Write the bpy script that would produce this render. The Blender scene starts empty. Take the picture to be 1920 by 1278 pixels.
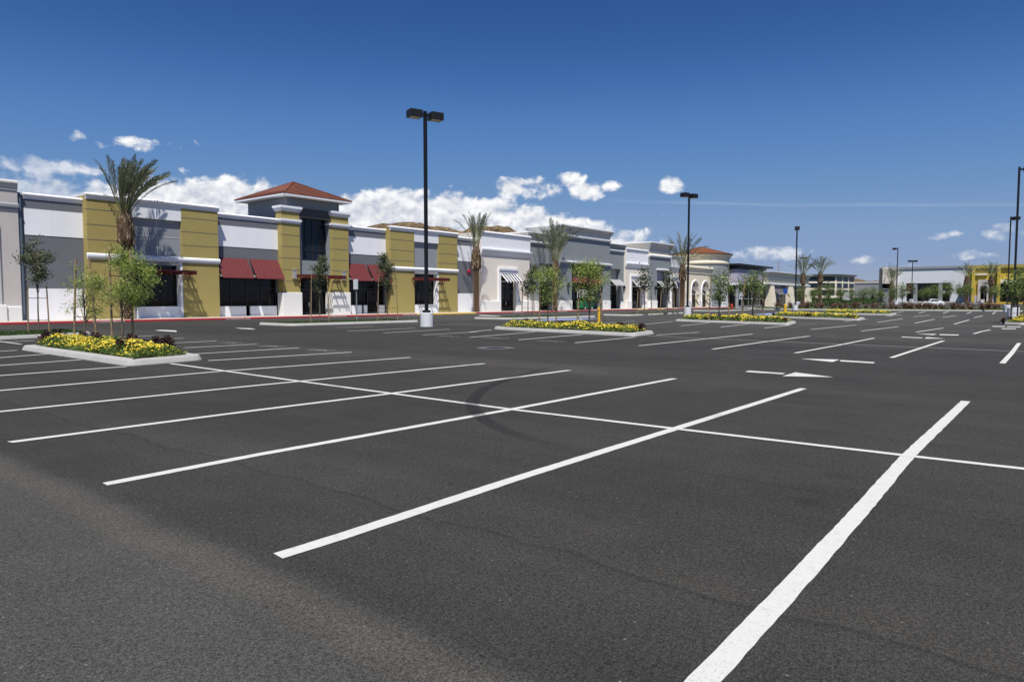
import bpy, bmesh, math, random
from math import sin, cos, pi, radians, sqrt, atan2
from mathutils import Vector, Matrix, noise as mnoise

scene = bpy.context.scene
COL = scene.collection
random.seed(7)
R = random.random
def U(a, b): return a + (b - a) * random.random()

# ------------------------------------------------------------------ camera
FPX, PIT, YAW, HCAM = 1300.0, radians(3.38), radians(38.4), 1.65
cam_d = bpy.data.cameras.new('camera')
cam = bpy.data.objects.new('camera', cam_d)
COL.objects.link(cam)
cam_d.sensor_width = 36.0
cam_d.lens = 36.0 * FPX / 1920.0
cam_d.clip_start = 0.1
cam_d.clip_end = 12000
cam.location = (0, 0, HCAM)
cam.rotation_euler = (pi / 2 - PIT, 0, YAW - pi / 2)
scene.camera = cam

# survey helpers: turn a measured sight line into a point of the site
FW = Vector((cos(YAW) * cos(PIT), sin(YAW) * cos(PIT), -sin(PIT)))
RT = Vector((sin(YAW), -cos(YAW), 0))
UP = RT.cross(FW)
def ray(px, py): return FW + RT * ((px - 960) / FPX) - UP * ((py - 639) / FPX)
def rise(x, y):
    t = min(max((x - 122) / 113, 0), 1) * 113 * 0.0108
    s = min(max((52 - y) / 20, 0), 1)
    return t * s * s * (3 - 2 * s)
def G(px, py, z=0.0):                      # ground point
    d = ray(px, py)
    g = 0.0
    for _ in range(12):
        t = (z + g - HCAM) / d.z
        g = rise(d.x * t, d.y * t) if t > 0 else 0
    return Vector((d.x * t, d.y * t, z + g))
def fx(px, Y=60.0, py=560):                # position along a facade standing at Y
    d = ray(px, py); return d.x * Y / d.y
def fz(px, py, Y=60.0):                    # height on a facade standing at Y
    d = ray(px, py); return HCAM + d.z * Y / d.y
def at(px, py, dist):                      # point at a forward distance
    d = ray(px, py); return Vector((0, 0, HCAM)) + d * dist

# ------------------------------------------------------------------ materials
def mat_new(name):
    m = bpy.data.materials.new(name); m.use_nodes = True
    nt = m.node_tree
    b = nt.nodes.get('Principled BSDF')
    return m, nt, b
def N(nt, t, **kw):
    n = nt.nodes.new(t)
    for k, v in kw.items(): setattr(n, k, v)
    return n
def L(nt, a, b): nt.links.new(a, b)
def MA(nt, op, a, b=None, c=None, clamp=False):
    n = nt.nodes.new('ShaderNodeMath'); n.operation = op; n.use_clamp = clamp
    for i, v in enumerate((a, b, c)):
        if v is None: continue
        if isinstance(v, (int, float)): n.inputs[i].default_value = v
        else: nt.links.new(v, n.inputs[i])
    return n.outputs[0]
def SS(nt, x, lo, hi):                     # smoothstep
    n = nt.nodes.new('ShaderNodeMapRange'); n.interpolation_type = 'SMOOTHSTEP'
    nt.links.new(x, n.inputs[0])
    n.inputs[1].default_value = lo; n.inputs[2].default_value = hi
    return n.outputs[0]
def NZ(nt, vec, scale, detail=3, rough=0.55, dist=0.0, dim='3D'):
    n = nt.nodes.new('ShaderNodeTexNoise'); n.noise_dimensions = dim
    n.inputs['Scale'].default_value = scale; n.inputs['Detail'].default_value = detail
    n.inputs['Roughness'].default_value = rough; n.inputs['Distortion'].default_value = dist
    if vec is not None: nt.links.new(vec, n.inputs['Vector'])
    return n.outputs[0]
def MIX(nt, f, a, b, mode='MIX'):
    n = nt.nodes.new('ShaderNodeMix'); n.data_type = 'RGBA'; n.blend_type = mode
    for i, v in ((0, f), (6, a), (7, b)):
        if isinstance(v, (int, float)): n.inputs[i].default_value = v
        elif isinstance(v, tuple): n.inputs[i].default_value = (v[0], v[1], v[2], 1)
        else: nt.links.new(v, n.inputs[i])
    return n.outputs[2]
def SCALE(nt, colr, f):
    n = nt.nodes.new('ShaderNodeVectorMath'); n.operation = 'SCALE'
    nt.links.new(colr, n.inputs[0])
    if isinstance(f, (int, float)): n.inputs[3].default_value = f
    else: nt.links.new(f, n.inputs[3])
    return n.outputs[0]
def OC(nt): return nt.nodes.new('ShaderNodeTexCoord').outputs['Object']
def XYZ(nt, v):
    n = nt.nodes.new('ShaderNodeSeparateXYZ'); nt.links.new(v, n.inputs[0]); return n.outputs
def VSC(nt, v, s):
    n = nt.nodes.new('ShaderNodeVectorMath'); n.operation = 'MULTIPLY'
    nt.links.new(v, n.inputs[0]); n.inputs[1].default_value = s
    return n.outputs[0]
def BUMP(nt, b, h, strength, dist):
    n = nt.nodes.new('ShaderNodeBump'); n.inputs['Strength'].default_value = strength
    n.inputs['Distance'].default_value = dist
    nt.links.new(h, n.inputs['Height']); nt.links.new(n.outputs[0], b.inputs['Normal'])

def plain(name, c, rough=0.6, var=0.08, vs=1.5, bump=0.0, bs=40, metal=0.0, spec=0.4, streak=0.0):
    m, nt, b = mat_new(name)
    v = OC(nt)
    n1 = NZ(nt, v, vs, 5, 0.6); n2 = NZ(nt, v, vs * 14, 3, 0.6)
    f = MA(nt, 'ADD', MA(nt, 'MULTIPLY', MA(nt, 'SUBTRACT', n1, 0.5), var * 2.2),
           MA(nt, 'MULTIPLY', MA(nt, 'SUBTRACT', n2, 0.5), var * 1.2))
    if streak:
        n3 = NZ(nt, VSC(nt, v, (2.2, 2.2, 0.12)), 1.6, 4, 0.6)
        f = MA(nt, 'ADD', f, MA(nt, 'MULTIPLY', MA(nt, 'SUBTRACT', n3, 0.5), streak))
    f = MA(nt, 'ADD', f, 1.0)
    rgb = N(nt, 'ShaderNodeRGB'); rgb.outputs[0].default_value = (c[0], c[1], c[2], 1)
    L(nt, SCALE(nt, rgb.outputs[0], f), b.inputs['Base Color'])
    b.inputs['Roughness'].default_value = rough
    b.inputs['Metallic'].default_value = metal
    b.inputs['Specular IOR Level'].default_value = spec
    if bump: BUMP(nt, b, NZ(nt, v, bs, 4, 0.7), bump, 0.02)
    return m
def stucco(name, c): return plain(name, c, 0.92, 0.07, 0.5, 0.55, 28, spec=0.15, streak=0.10)

M = {}
M['grey'] = stucco('grey_stucco', (0.170, 0.178, 0.196))
M['grey2'] = stucco('slate_stucco', (0.265, 0.290, 0.300))
M['greyl'] = stucco('light_grey_stucco', (0.30, 0.315, 0.335))
M['dgrey'] = stucco('charcoal_stucco', (0.09, 0.095, 0.10))
M['white'] = stucco('white_stucco', (0.90, 0.90, 0.92))
M['trim'] = plain('white_trim', (0.84, 0.85, 0.87), 0.8, 0.05, 0.6, 0.2, 30, spec=0.2, streak=0.06)
M['trimg'] = plain('pale_grey_trim', (0.56, 0.55, 0.52), 0.8, 0.05, 0.6, 0.2, 30, spec=0.2)
M['yellow'] = stucco('ochre_stucco', (0.392, 0.318, 0.116))
M['beige'] = stucco('beige_stucco', (0.80, 0.735, 0.645))
M['taupe'] = stucco('taupe_stucco', (0.56, 0.52, 0.485))
M['cream'] = stucco('cream_stucco', (0.80, 0.72, 0.56))
M['base'] = stucco('pale_wainscot', (0.80, 0.79, 0.76))
M['mauve'] = stucco('mauve_stucco', (0.46, 0.42, 0.52))
M['lemon'] = stucco('mustard_stucco', (0.56, 0.43, 0.075))
M['lemon2'] = stucco('olive_stucco', (0.42, 0.34, 0.10))
M['boxwhite'] = stucco('pale_grey_stucco', (0.70, 0.73, 0.76))
M['reveal'] = plain('reveal_joint', (0.18, 0.17, 0.14), 0.9, 0.05)
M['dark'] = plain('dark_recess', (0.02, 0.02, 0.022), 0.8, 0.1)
M['black'] = plain('black_metal', (0.009, 0.009, 0.011), 0.5, 0.15, 2.0)
M['blackroof'] = plain('black_fascia', (0.02, 0.021, 0.025), 0.6, 0.12, 1.0)
M['frame'] = plain('bronze_frame', (0.03, 0.027, 0.026), 0.5, 0.1)
M['alu'] = plain('aluminium_frame', (0.45, 0.46, 0.47), 0.45, 0.05, metal=0.3)
M['galv'] = plain('weathered_blue_metal', (0.13, 0.17, 0.21), 0.55, 0.2, 1.2, metal=0.2, streak=0.35)
M['redmetal'] = plain('red_awning_metal', (0.150, 0.032, 0.032), 0.55, 0.07, 1.0)
M['redwood'] = plain('red_trellis_paint', (0.115, 0.022, 0.020), 0.6, 0.1)
M['rail'] = plain('white_rail', (0.75, 0.75, 0.74), 0.5, 0.05)
M['green'] = plain('green_machine_paint', (0.012, 0.13, 0.05), 0.5, 0.1)
M['tyre'] = plain('black_rubber', (0.02, 0.02, 0.02), 0.9, 0.1)
M['conc'] = plain('kerb_concrete', (0.42, 0.41, 0.385), 0.9, 0.10, 1.2, 0.3, 60, spec=0.15)
M['flareg'] = stucco('pale_warm_grey_stucco', (0.52, 0.52, 0.50))
M['collar'] = paint_ = plain('grey_patch', (0.13, 0.128, 0.122), 0.9, 0.3, 4.0, spec=0.1)
M['walk'] = plain('sidewalk_concrete', (0.50, 0.46, 0.39), 0.9, 0.08, 0.8, 0.2, 60, spec=0.15)
M['lampbase'] = plain('painted_concrete', (0.70, 0.71, 0.71), 0.85, 0.06, 1.5, 0.25, 30, spec=0.2, streak=0.12)
M['kred'] = plain('red_kerb_paint', (0.42, 0.035, 0.05), 0.8, 0.12, 2.0, spec=0.2)
M['kyel'] = plain('yellow_kerb_paint', (0.75, 0.48, 0.08), 0.8, 0.1, 2.0, spec=0.2)
M['yelpost'] = plain('yellow_post_paint', (0.80, 0.46, 0.03), 0.6, 0.08)
M['soil'] = plain('dark_soil', (0.05, 0.035, 0.025), 0.95, 0.3, 6.0, 0.6, 30, spec=0.05)
M['bark'] = plain('young_bark', (0.16, 0.125, 0.095), 0.9, 0.2, 8, 0.6, 60, spec=0.1)
M['barkd'] = plain('dark_bark', (0.075, 0.06, 0.05), 0.9, 0.2, 8, 0.6, 60, spec=0.1)
M['stake'] = plain('stake_wood', (0.30, 0.215, 0.125), 0.9, 0.2, 3, 0.4, 40, spec=0.1, streak=0.4)
M['tie'] = plain('black_tie', (0.02, 0.02, 0.02), 0.7, 0.1)
M['pcore'] = plain('palm_trunk_core', (0.055, 0.030, 0.020), 0.95, 0.3, 5, 0.8, 30, spec=0.05)
M['pscale'] = plain('palm_trunk_scales', (0.40, 0.295, 0.20), 0.95, 0.28, 4, 0.6, 30, spec=0.05)
M['pfib'] = plain('palm_boot_fibre', (0.10, 0.068, 0.042), 0.95, 0.35, 4, 0.6, 30, spec=0.05)
M['sign'] = plain('sign_sheet', (0.62, 0.64, 0.66), 0.5, 0.05)
M['blue'] = plain('blue_sign_paint', (0.02, 0.08, 0.38), 0.5, 0.1)
M['hydr'] = plain('red_hydrant_paint', (0.50, 0.06, 0.03), 0.5, 0.1)
M['strobe'] = plain('red_alarm', (0.40, 0.02, 0.04), 0.5, 0.05)
M['car'] = plain('silver_white_paint', (0.75, 0.76, 0.77), 0.25, 0.02, spec=0.6)
M['lens'] = plain('tail_lens', (0.45, 0.03, 0.03), 0.3, 0.02)
M['wire'] = plain('galvanised_post', (0.32, 0.33, 0.33), 0.5, 0.1, metal=0.3)
M['lampglass'] = plain('lamp_lens', (0.42, 0.39, 0.33), 0.3, 0.05)

def glass(name, c):
    m, nt, b = mat_new(name)
    v = OC(nt)
    b.inputs['Base Color'].default_value = (c[0], c[1], c[2], 1)
    b.inputs['Roughness'].default_value = 0.04
    b.inputs['IOR'].default_value = 1.45
    b.inputs['Specular IOR Level'].default_value = 0.35
    BUMP(nt, b, NZ(nt, v, 0.6, 2, 0.5), 0.06, 0.05)
    return m
M['glass'] = glass('dark_shop_glass', (0.004, 0.004, 0.005))
M['glassb'] = glass('blue_tinted_glass', (0.008, 0.016, 0.03))

def roof_mat(name, c, c2, seam):
    m, nt, b = mat_new(name)
    v = OC(nt)
    w = N(nt, 'ShaderNodeTexNoise'); L(nt, VSC(nt, v, seam), w.inputs['Vector'])
    w.inputs['Scale'].default_value = 1.2; w.inputs['Detail'].default_value = 4
    n1 = NZ(nt, v, 0.5, 4)
    f = MA(nt, 'ADD', MA(nt, 'MULTIPLY', w.outputs[0], 0.7), MA(nt, 'MULTIPLY', n1, 0.5))
    L(nt, MIX(nt, SS(nt, f, 0.4, 0.8), c, c2), b.inputs['Base Color'])
    b.inputs['Roughness'].default_value = 0.7
    b.inputs['Specular IOR Level'].default_value = 0.25
    return m
M['copper'] = roof_mat('rust_red_metal_roof', (0.190, 0.072, 0.040), (0.125, 0.048, 0.035), (1, 1, 1))
M['tile'] = roof_mat('clay_roof_tile', (0.32, 0.125, 0.06), (0.19, 0.075, 0.038), (3, 3, 3))

def leafmat(name, cols, trans=0.3, rough=0.55):
    m, nt, b = mat_new(name)
    g = N(nt, 'ShaderNodeNewGeometry')
    r = N(nt, 'ShaderNodeValToRGB')
    L(nt, g.outputs['Random Per Island'], r.inputs[0])
    e = r.color_ramp.elements
    while len(e) < len(cols): e.new(0.5)
    for i, c in enumerate(cols):
        e[i].position = i / (len(cols) - 1); e[i].color = (c[0], c[1], c[2], 1)
    L(nt, r.outputs[0], b.inputs['Base Color'])
    b.inputs['Roughness'].default_value = rough
    b.inputs['Specular IOR Level'].default_value = 0.3
    t = N(nt, 'ShaderNodeBsdfTranslucent'); L(nt, r.outputs[0], t.inputs[0])
    x = N(nt, 'ShaderNodeMixShader'); x.inputs[0].default_value = trans
    L(nt, b.outputs[0], x.inputs[1]); L(nt, t.outputs[0], x.inputs[2])
    L(nt, x.outputs[0], nt.nodes['Material Output'].inputs[0])
    return m
M['lf_light'] = leafmat('light_green_leaves', [(0.16, 0.23, 0.04), (0.26, 0.33, 0.07), (0.38, 0.44, 0.12), (0.20, 0.27, 0.055)])
M['lf_pear'] = leafmat('grey_green_leaves', [(0.06, 0.08, 0.035), (0.10, 0.125, 0.06), (0.17, 0.19, 0.10), (0.12, 0.10, 0.055)])
M['lf_mid'] = leafmat('mid_green_leaves', [(0.10, 0.15, 0.04), (0.16, 0.22, 0.06), (0.24, 0.30, 0.10)])
M['lf_palm'] = leafmat('palm_leaflets', [(0.11, 0.135, 0.075), (0.18, 0.205, 0.125), (0.32, 0.34, 0.24), (0.14, 0.16, 0.09)], 0.2)
M['lf_rachis'] = plain('palm_rachis', (0.22, 0.23, 0.10), 0.6, 0.15)
M['lf_wine'] = leafmat('wine_red_leaves', [(0.022, 0.008, 0.010), (0.045, 0.014, 0.016), (0.07, 0.028, 0.02)], 0.15)
M['lf_hedge'] = leafmat('red_brown_leaves', [(0.12, 0.055, 0.045), (0.20, 0.09, 0.075), (0.13, 0.12, 0.055), (0.27, 0.14, 0.11)], 0.2)
M['lf_bed'] = leafmat('bed_leaves', [(0.06, 0.11, 0.02), (0.12, 0.18, 0.04), (0.18, 0.25, 0.055)], 0.25)
M['petal'] = leafmat('yellow_petals', [(0.78, 0.56, 0.02), (0.85, 0.68, 0.05), (0.88, 0.76, 0.14)], 0.25)
M['grass'] = leafmat('lawn_blades', [(0.03, 0.06, 0.012), (0.05, 0.09, 0.02), (0.075, 0.12, 0.03)], 0.2)

# asphalt
def asphalt():
    m, nt, b = mat_new('asphalt')
    v = OC(nt); s = XYZ(nt, v); X, Y = s[0], s[1]
    va = N(nt, 'ShaderNodeTexVoronoi'); va.voronoi_dimensions = '2D'; L(nt, v, va.inputs['Vector']); va.inputs['Scale'].default_value = 125
    stone = XYZ(nt, va.outputs['Color'])[0]                         # single stones of the aggregate
    agg = MA(nt, 'ADD', MA(nt, 'MULTIPLY', MA(nt, 'POWER', stone, 1.5), 0.62), MA(nt, 'MULTIPLY', SS(nt, NZ(nt, v, 45, 4, 0.7), 0.3, 0.7), 0.48))
    agg = MA(nt, 'MULTIPLY', agg, MA(nt, 'ADD', 0.45, MA(nt, 'MULTIPLY', SS(nt, va.outputs['Distance'], 0.62, 0.25), 0.55)))
    agg2 = NZ(nt, v, 22, 4, 0.7); mid = NZ(nt, v, 1.1, 5, 0.6)
    big = NZ(nt, v, 0.16, 4, 0.6)
    lanes = NZ(nt, VSC(nt, v, (1, 0.05, 1)), 0.42, 4, 0.6)
    lanes3 = NZ(nt, VSC(nt, v, (1, 0.09, 1)), 2.4, 4, 0.6)
    lanes2 = NZ(nt, VSC(nt, v, (1, 0.04, 1)), 0.11, 3, 0.5)
    wob = MA(nt, 'MULTIPLY', MA(nt, 'SUBTRACT', NZ(nt, VSC(nt, v, (0.4, 1, 1)), 0.55, 3, 0.55), 0.5), 1.5)
    Xw = MA(nt, 'ADD', X, wob)
    f = MA(nt, 'ADD', 0.22, MA(nt, 'MULTIPLY', agg, 1.50))
    f = MA(nt, 'ADD', f, MA(nt, 'MULTIPLY', agg2, 0.34))
    f = MA(nt, 'MULTIPLY', f, MA(nt, 'ADD', 0.80, MA(nt, 'MULTIPLY', mid, 0.40)))
    f = MA(nt, 'MULTIPLY', f, MA(nt, 'ADD', 0.68, MA(nt, 'MULTIPLY', big, 0.64)))
    f = MA(nt, 'MULTIPLY', f, MA(nt, 'ADD', 0.72, MA(nt, 'MULTIPLY', lanes, 0.56)))
    f = MA(nt, 'MULTIPLY', f, MA(nt, 'ADD', 0.72, MA(nt, 'MULTIPLY', lanes2, 0.56)))
    f = MA(nt, 'MULTIPLY', f, MA(nt, 'ADD', 0.80, MA(nt, 'MULTIPLY', lanes3, 0.40)))
    # the drive lane nearest the camera is an older, paler lift of asphalt
    lane = SS(nt, MA(nt, 'ADD', X, MA(nt, 'MULTIPLY', wob, 0.16)), 2.75, 2.1)
    f = MA(nt, 'MULTIPLY', f, MA(nt, 'ADD', 1.0, MA(nt, 'MULTIPLY', lane, 0.50)))
    # dusty run-off along the seam of the two lifts
    Xe = MA(nt, 'ADD', X, MA(nt, 'MULTIPLY', wob, 0.30))
    edge = MA(nt, 'MULTIPLY', SS(nt, Xe, 1.90, 2.12), SS(nt, Xe, 2.40, 2.16))
    groove = MA(nt, 'MULTIPLY', SS(nt, Xe, 2.30, 2.42), SS(nt, Xe, 2.75, 2.45))
    f = MA(nt, 'MULTIPLY', f, MA(nt, 'SUBTRACT', 1.0, MA(nt, 'MULTIPLY', groove, 0.16)))
    Xt = MA(nt, 'ADD', X, MA(nt, 'MULTIPLY', wob, 0.42))
    tl = MA(nt, 'MULTIPLY', SS(nt, Xt, 3.60, 3.665), SS(nt, Xt, 3.68, 3.668))
    f = MA(nt, 'MULTIPLY', f, MA(nt, 'SUBTRACT', 1.0, MA(nt, 'MULTIPLY', tl, 0.20)))
    for k, sx in enumerate((6.25, 10.4, 17.6, 21.3)):                 # paving joints between machine passes
        sd_ = MA(nt, 'ABSOLUTE', MA(nt, 'SUBTRACT', MA(nt, 'ADD', X, MA(nt, 'MULTIPLY', wob, 0.03)), sx))
        f = MA(nt, 'MULTIPLY', f, MA(nt, 'SUBTRACT', 1.0, MA(nt, 'MULTIPLY', SS(nt, sd_, 0.035, 0.005), 0.16)))
    vo2 = N(nt, 'ShaderNodeTexVoronoi'); L(nt, MIX(nt, 0.12, v, N(nt, 'ShaderNodeTexNoise').outputs['Color']), vo2.inputs['Vector']); vo2.inputs['Scale'].default_value = 0.55
    drip = MA(nt, 'MULTIPLY', MA(nt, 'GREATER_THAN', XYZ(nt, vo2.outputs['Color'])[1], 0.55), SS(nt, MA(nt, 'ADD', vo2.outputs['Distance'], MA(nt, 'MULTIPLY', mid, 0.10)), 0.16, 0.06))
    f = MA(nt, 'MULTIPLY', f, MA(nt, 'SUBTRACT', 1.0, MA(nt, 'MULTIPLY', drip, 0.34)))
    # tide marks where water stood
    tide = MA(nt, 'MULTIPLY', SS(nt, Xt, 3.66, 3.70), SS(nt, Xw, 5.2, 3.7))
    tide2 = MA(nt, 'MULTIPLY', SS(nt, MA(nt, 'ADD', X, MA(nt, 'MULTIPLY', wob, 1.6)), 13.0, 13.4), SS(nt, MA(nt, 'ADD', X, wob), 15.9, 13.8))
    far = SS(nt, Y, 2.5, 12.0)
    tide2 = MA(nt, 'MULTIPLY', tide2, far)
    tide3 = MA(nt, 'MULTIPLY', SS(nt, Xw, 33.0, 33.5), SS(nt, Xw, 38.0, 34.0))
    dust = MA(nt, 'ADD', MA(nt, 'MULTIPLY', edge, 0.42), MA(nt, 'MULTIPLY', tide, 0.24), clamp=True)
    dust = MA(nt, 'ADD', dust, MA(nt, 'MULTIPLY', tide2, 0.62))
    dust = MA(nt, 'ADD', dust, MA(nt, 'MULTIPLY', tide3, 0.35), clamp=True)
    dust = MA(nt, 'MULTIPLY', dust, MA(nt, 'ADD', 0.35, mid))
    # asphalt gets paler in the rows farther along x
    far_pale = SS(nt, X, 16.0, 60.0)
    f = MA(nt, 'MULTIPLY', f, MA(nt, 'ADD', 1.0, MA(nt, 'MULTIPLY', far_pale, 0.55)))
    rgb = N(nt, 'ShaderNodeRGB'); rgb.outputs[0].default_value = (0.0480, 0.0467, 0.0424, 1)
    c = SCALE(nt, rgb.outputs[0], f)
    c = MIX(nt, MA(nt, 'MULTIPLY', dust, 0.9), c, SCALE(nt, c, 1.0))
    tint = MIX(nt, dust, (1, 1, 1), (1.50, 1.42, 1.30))
    c = MIX(nt, 1.0, c, tint, 'MULTIPLY')
    # pale stones in the mix
    vo = N(nt, 'ShaderNodeTexVoronoi'); L(nt, v, vo.inputs['Vector']); vo.inputs['Scale'].default_value = 26
    pick = MA(nt, 'GREATER_THAN', XYZ(nt, vo.outputs['Color'])[0], 0.975)
    dot = MA(nt, 'MULTIPLY', pick, SS(nt, vo.outputs['Distance'], 0.22, 0.12))
    c = MIX(nt, MA(nt, 'MULTIPLY', dot, 0.7), c, (0.22, 0.21, 0.19))
    L(nt, c, b.inputs['Base Color'])
    b.inputs['Roughness'].default_value = 0.93
    b.inputs['Specular IOR Level'].default_value = 0.12
    BUMP(nt, b, MA(nt, 'ADD', agg, MA(nt, 'MULTIPLY', agg2, 0.7)), 0.22, 0.006)
    return m
M['asphalt'] = asphalt()
def kerbjoints():
    nt = M['conc'].node_tree; b = nt.nodes['Principled BSDF']; l = b.inputs['Base Color'].links[0]; src = l.from_socket
    v = OC(nt); s = XYZ(nt, v)
    q = MA(nt, 'FRACT', MA(nt, 'MULTIPLY', MA(nt, 'ADD', MA(nt, 'MULTIPLY', s[0], 0.83), s[1]), 0.41))
    j = MA(nt, 'LESS_THAN', q, 0.011)
    st = SS(nt, NZ(nt, v, 2.5, 5, 0.7), 0.5, 0.75)
    c = MIX(nt, MA(nt, 'MULTIPLY', st, 0.28), src, (0.20, 0.185, 0.165))
    L(nt, MIX(nt, MA(nt, 'MULTIPLY', j, 0.7), c, (0.09, 0.085, 0.08)), b.inputs['Base Color'])
kerbjoints()

def paint(name, c, wear, soft=0.0):
    m, nt, b = mat_new(name)
    v = OC(nt)
    n1 = NZ(nt, v, 2.2, 5, 0.7); n2 = NZ(nt, v, 75, 3, 0.7); n3 = NZ(nt, v, 0.5, 2)
    w = MA(nt, 'ADD', MA(nt, 'MULTIPLY', n1, 0.5), MA(nt, 'MULTIPLY', n2, 0.5))
    w = SS(nt, w, 0.70 - wear, 0.86 - wear)
    col = MIX(nt, MA(nt, 'MULTIPLY', n3, 0.5), c, (c[0] * 0.86, c[1] * 0.85, c[2] * 0.81))
    sp = SS(nt, NZ(nt, v, 9, 6, 0.78), 0.50, 0.72)
    va = N(nt, 'ShaderNodeTexVoronoi'); va.voronoi_dimensions = '2D'; L(nt, v, va.inputs['Vector']); va.inputs['Scale'].default_value = 170
    pit = MA(nt, 'MULTIPLY', MA(nt, 'GREATER_THAN', XYZ(nt, va.outputs['Color'])[0], 0.90), SS(nt, NZ(nt, v, 3.0, 4, 0.6), 0.42, 0.62))
    col = MIX(nt, MA(nt, 'MULTIPLY', pit, 0.40), col, (0.18, 0.17, 0.15))
    col = MIX(nt, MA(nt, 'MULTIPLY', sp, 0.50), col, (0.38, 0.35, 0.29))
    sc_ = SS(nt, NZ(nt, v, 0.9, 4, 0.65), 0.58, 0.70)
    col = MIX(nt, MA(nt, 'MULTIPLY', sc_, 0.42), col, (0.20, 0.19, 0.18))
    col = MIX(nt, MA(nt, 'MULTIPLY', w, 0.75), col, (0.10, 0.096, 0.09))
    L(nt, col, b.inputs['Base Color'])
    b.inputs['Roughness'].default_value = 0.85
    b.inputs['Specular IOR Level'].default_value = 0.2
    BUMP(nt, b, n2, 0.35, 0.008)
    return m
M['paint'] = paint('white_road_paint', (0.60, 0.60, 0.565), 0.07)
M['paintold'] = paint('worn_road_paint', (0.42, 0.42, 0.40), 0.16)
M['paintfaint'] = paint('faint_road_paint', (0.30, 0.30, 0.285), 0.20)
M['paintblue'] = paint('blue_road_paint', (0.26, 0.32, 0.55), 0.12)

def skidmat():
    m, nt, b = mat_new('tyre_rubber_mark')
    v = OC(nt)
    b.inputs['Base Color'].default_value = (0.016, 0.016, 0.017, 1)
    b.inputs['Roughness'].default_value = 0.8
    uv = N(nt, 'ShaderNodeUVMap'); s = XYZ(nt, uv.outputs[0])
    across = SS(nt, MA(nt, 'ABSOLUTE', MA(nt, 'SUBTRACT', s[1], 0.5)), 0.5, 0.28)
    along = MA(nt, 'MULTIPLY', SS(nt, s[0], 0.0, 0.4), SS(nt, s[0], 1.0, 0.62))
    n = SS(nt, NZ(nt, v, 30, 4, 0.7), 0.3, 0.65)
    a = MA(nt, 'MULTIPLY', MA(nt, 'MULTIPLY', across, along), MA(nt, 'ADD', 0.10, MA(nt, 'MULTIPLY', n, 0.42)))
    L(nt, a, b.inputs['Alpha'])
    return m
M['skid'] = skidmat()

def hillmat():
    m, nt, b = mat_new('dry_hill_scrub')
    v = OC(nt)
    n1 = NZ(nt, v, 0.16, 5, 0.8); n2 = NZ(nt, v, 0.012, 4)
    c = MIX(nt, SS(nt, n1, 0.46, 0.56), (0.20, 0.138, 0.08), (0.050, 0.044, 0.028))
    c = MIX(nt, SS(nt, n2, 0.45, 0.65), c, SCALE(nt, c, 1.4))
    L(nt, c, b.inputs['Base Color']); b.inputs['Roughness'].default_value = 1
    b.inputs['Specular IOR Level'].default_value = 0.0
    return m
M['hill'] = hillmat()
M['dirt'] = plain('dry_dirt', (0.22, 0.175, 0.12), 0.95, 0.2, 0.05, spec=0.05)
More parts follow.
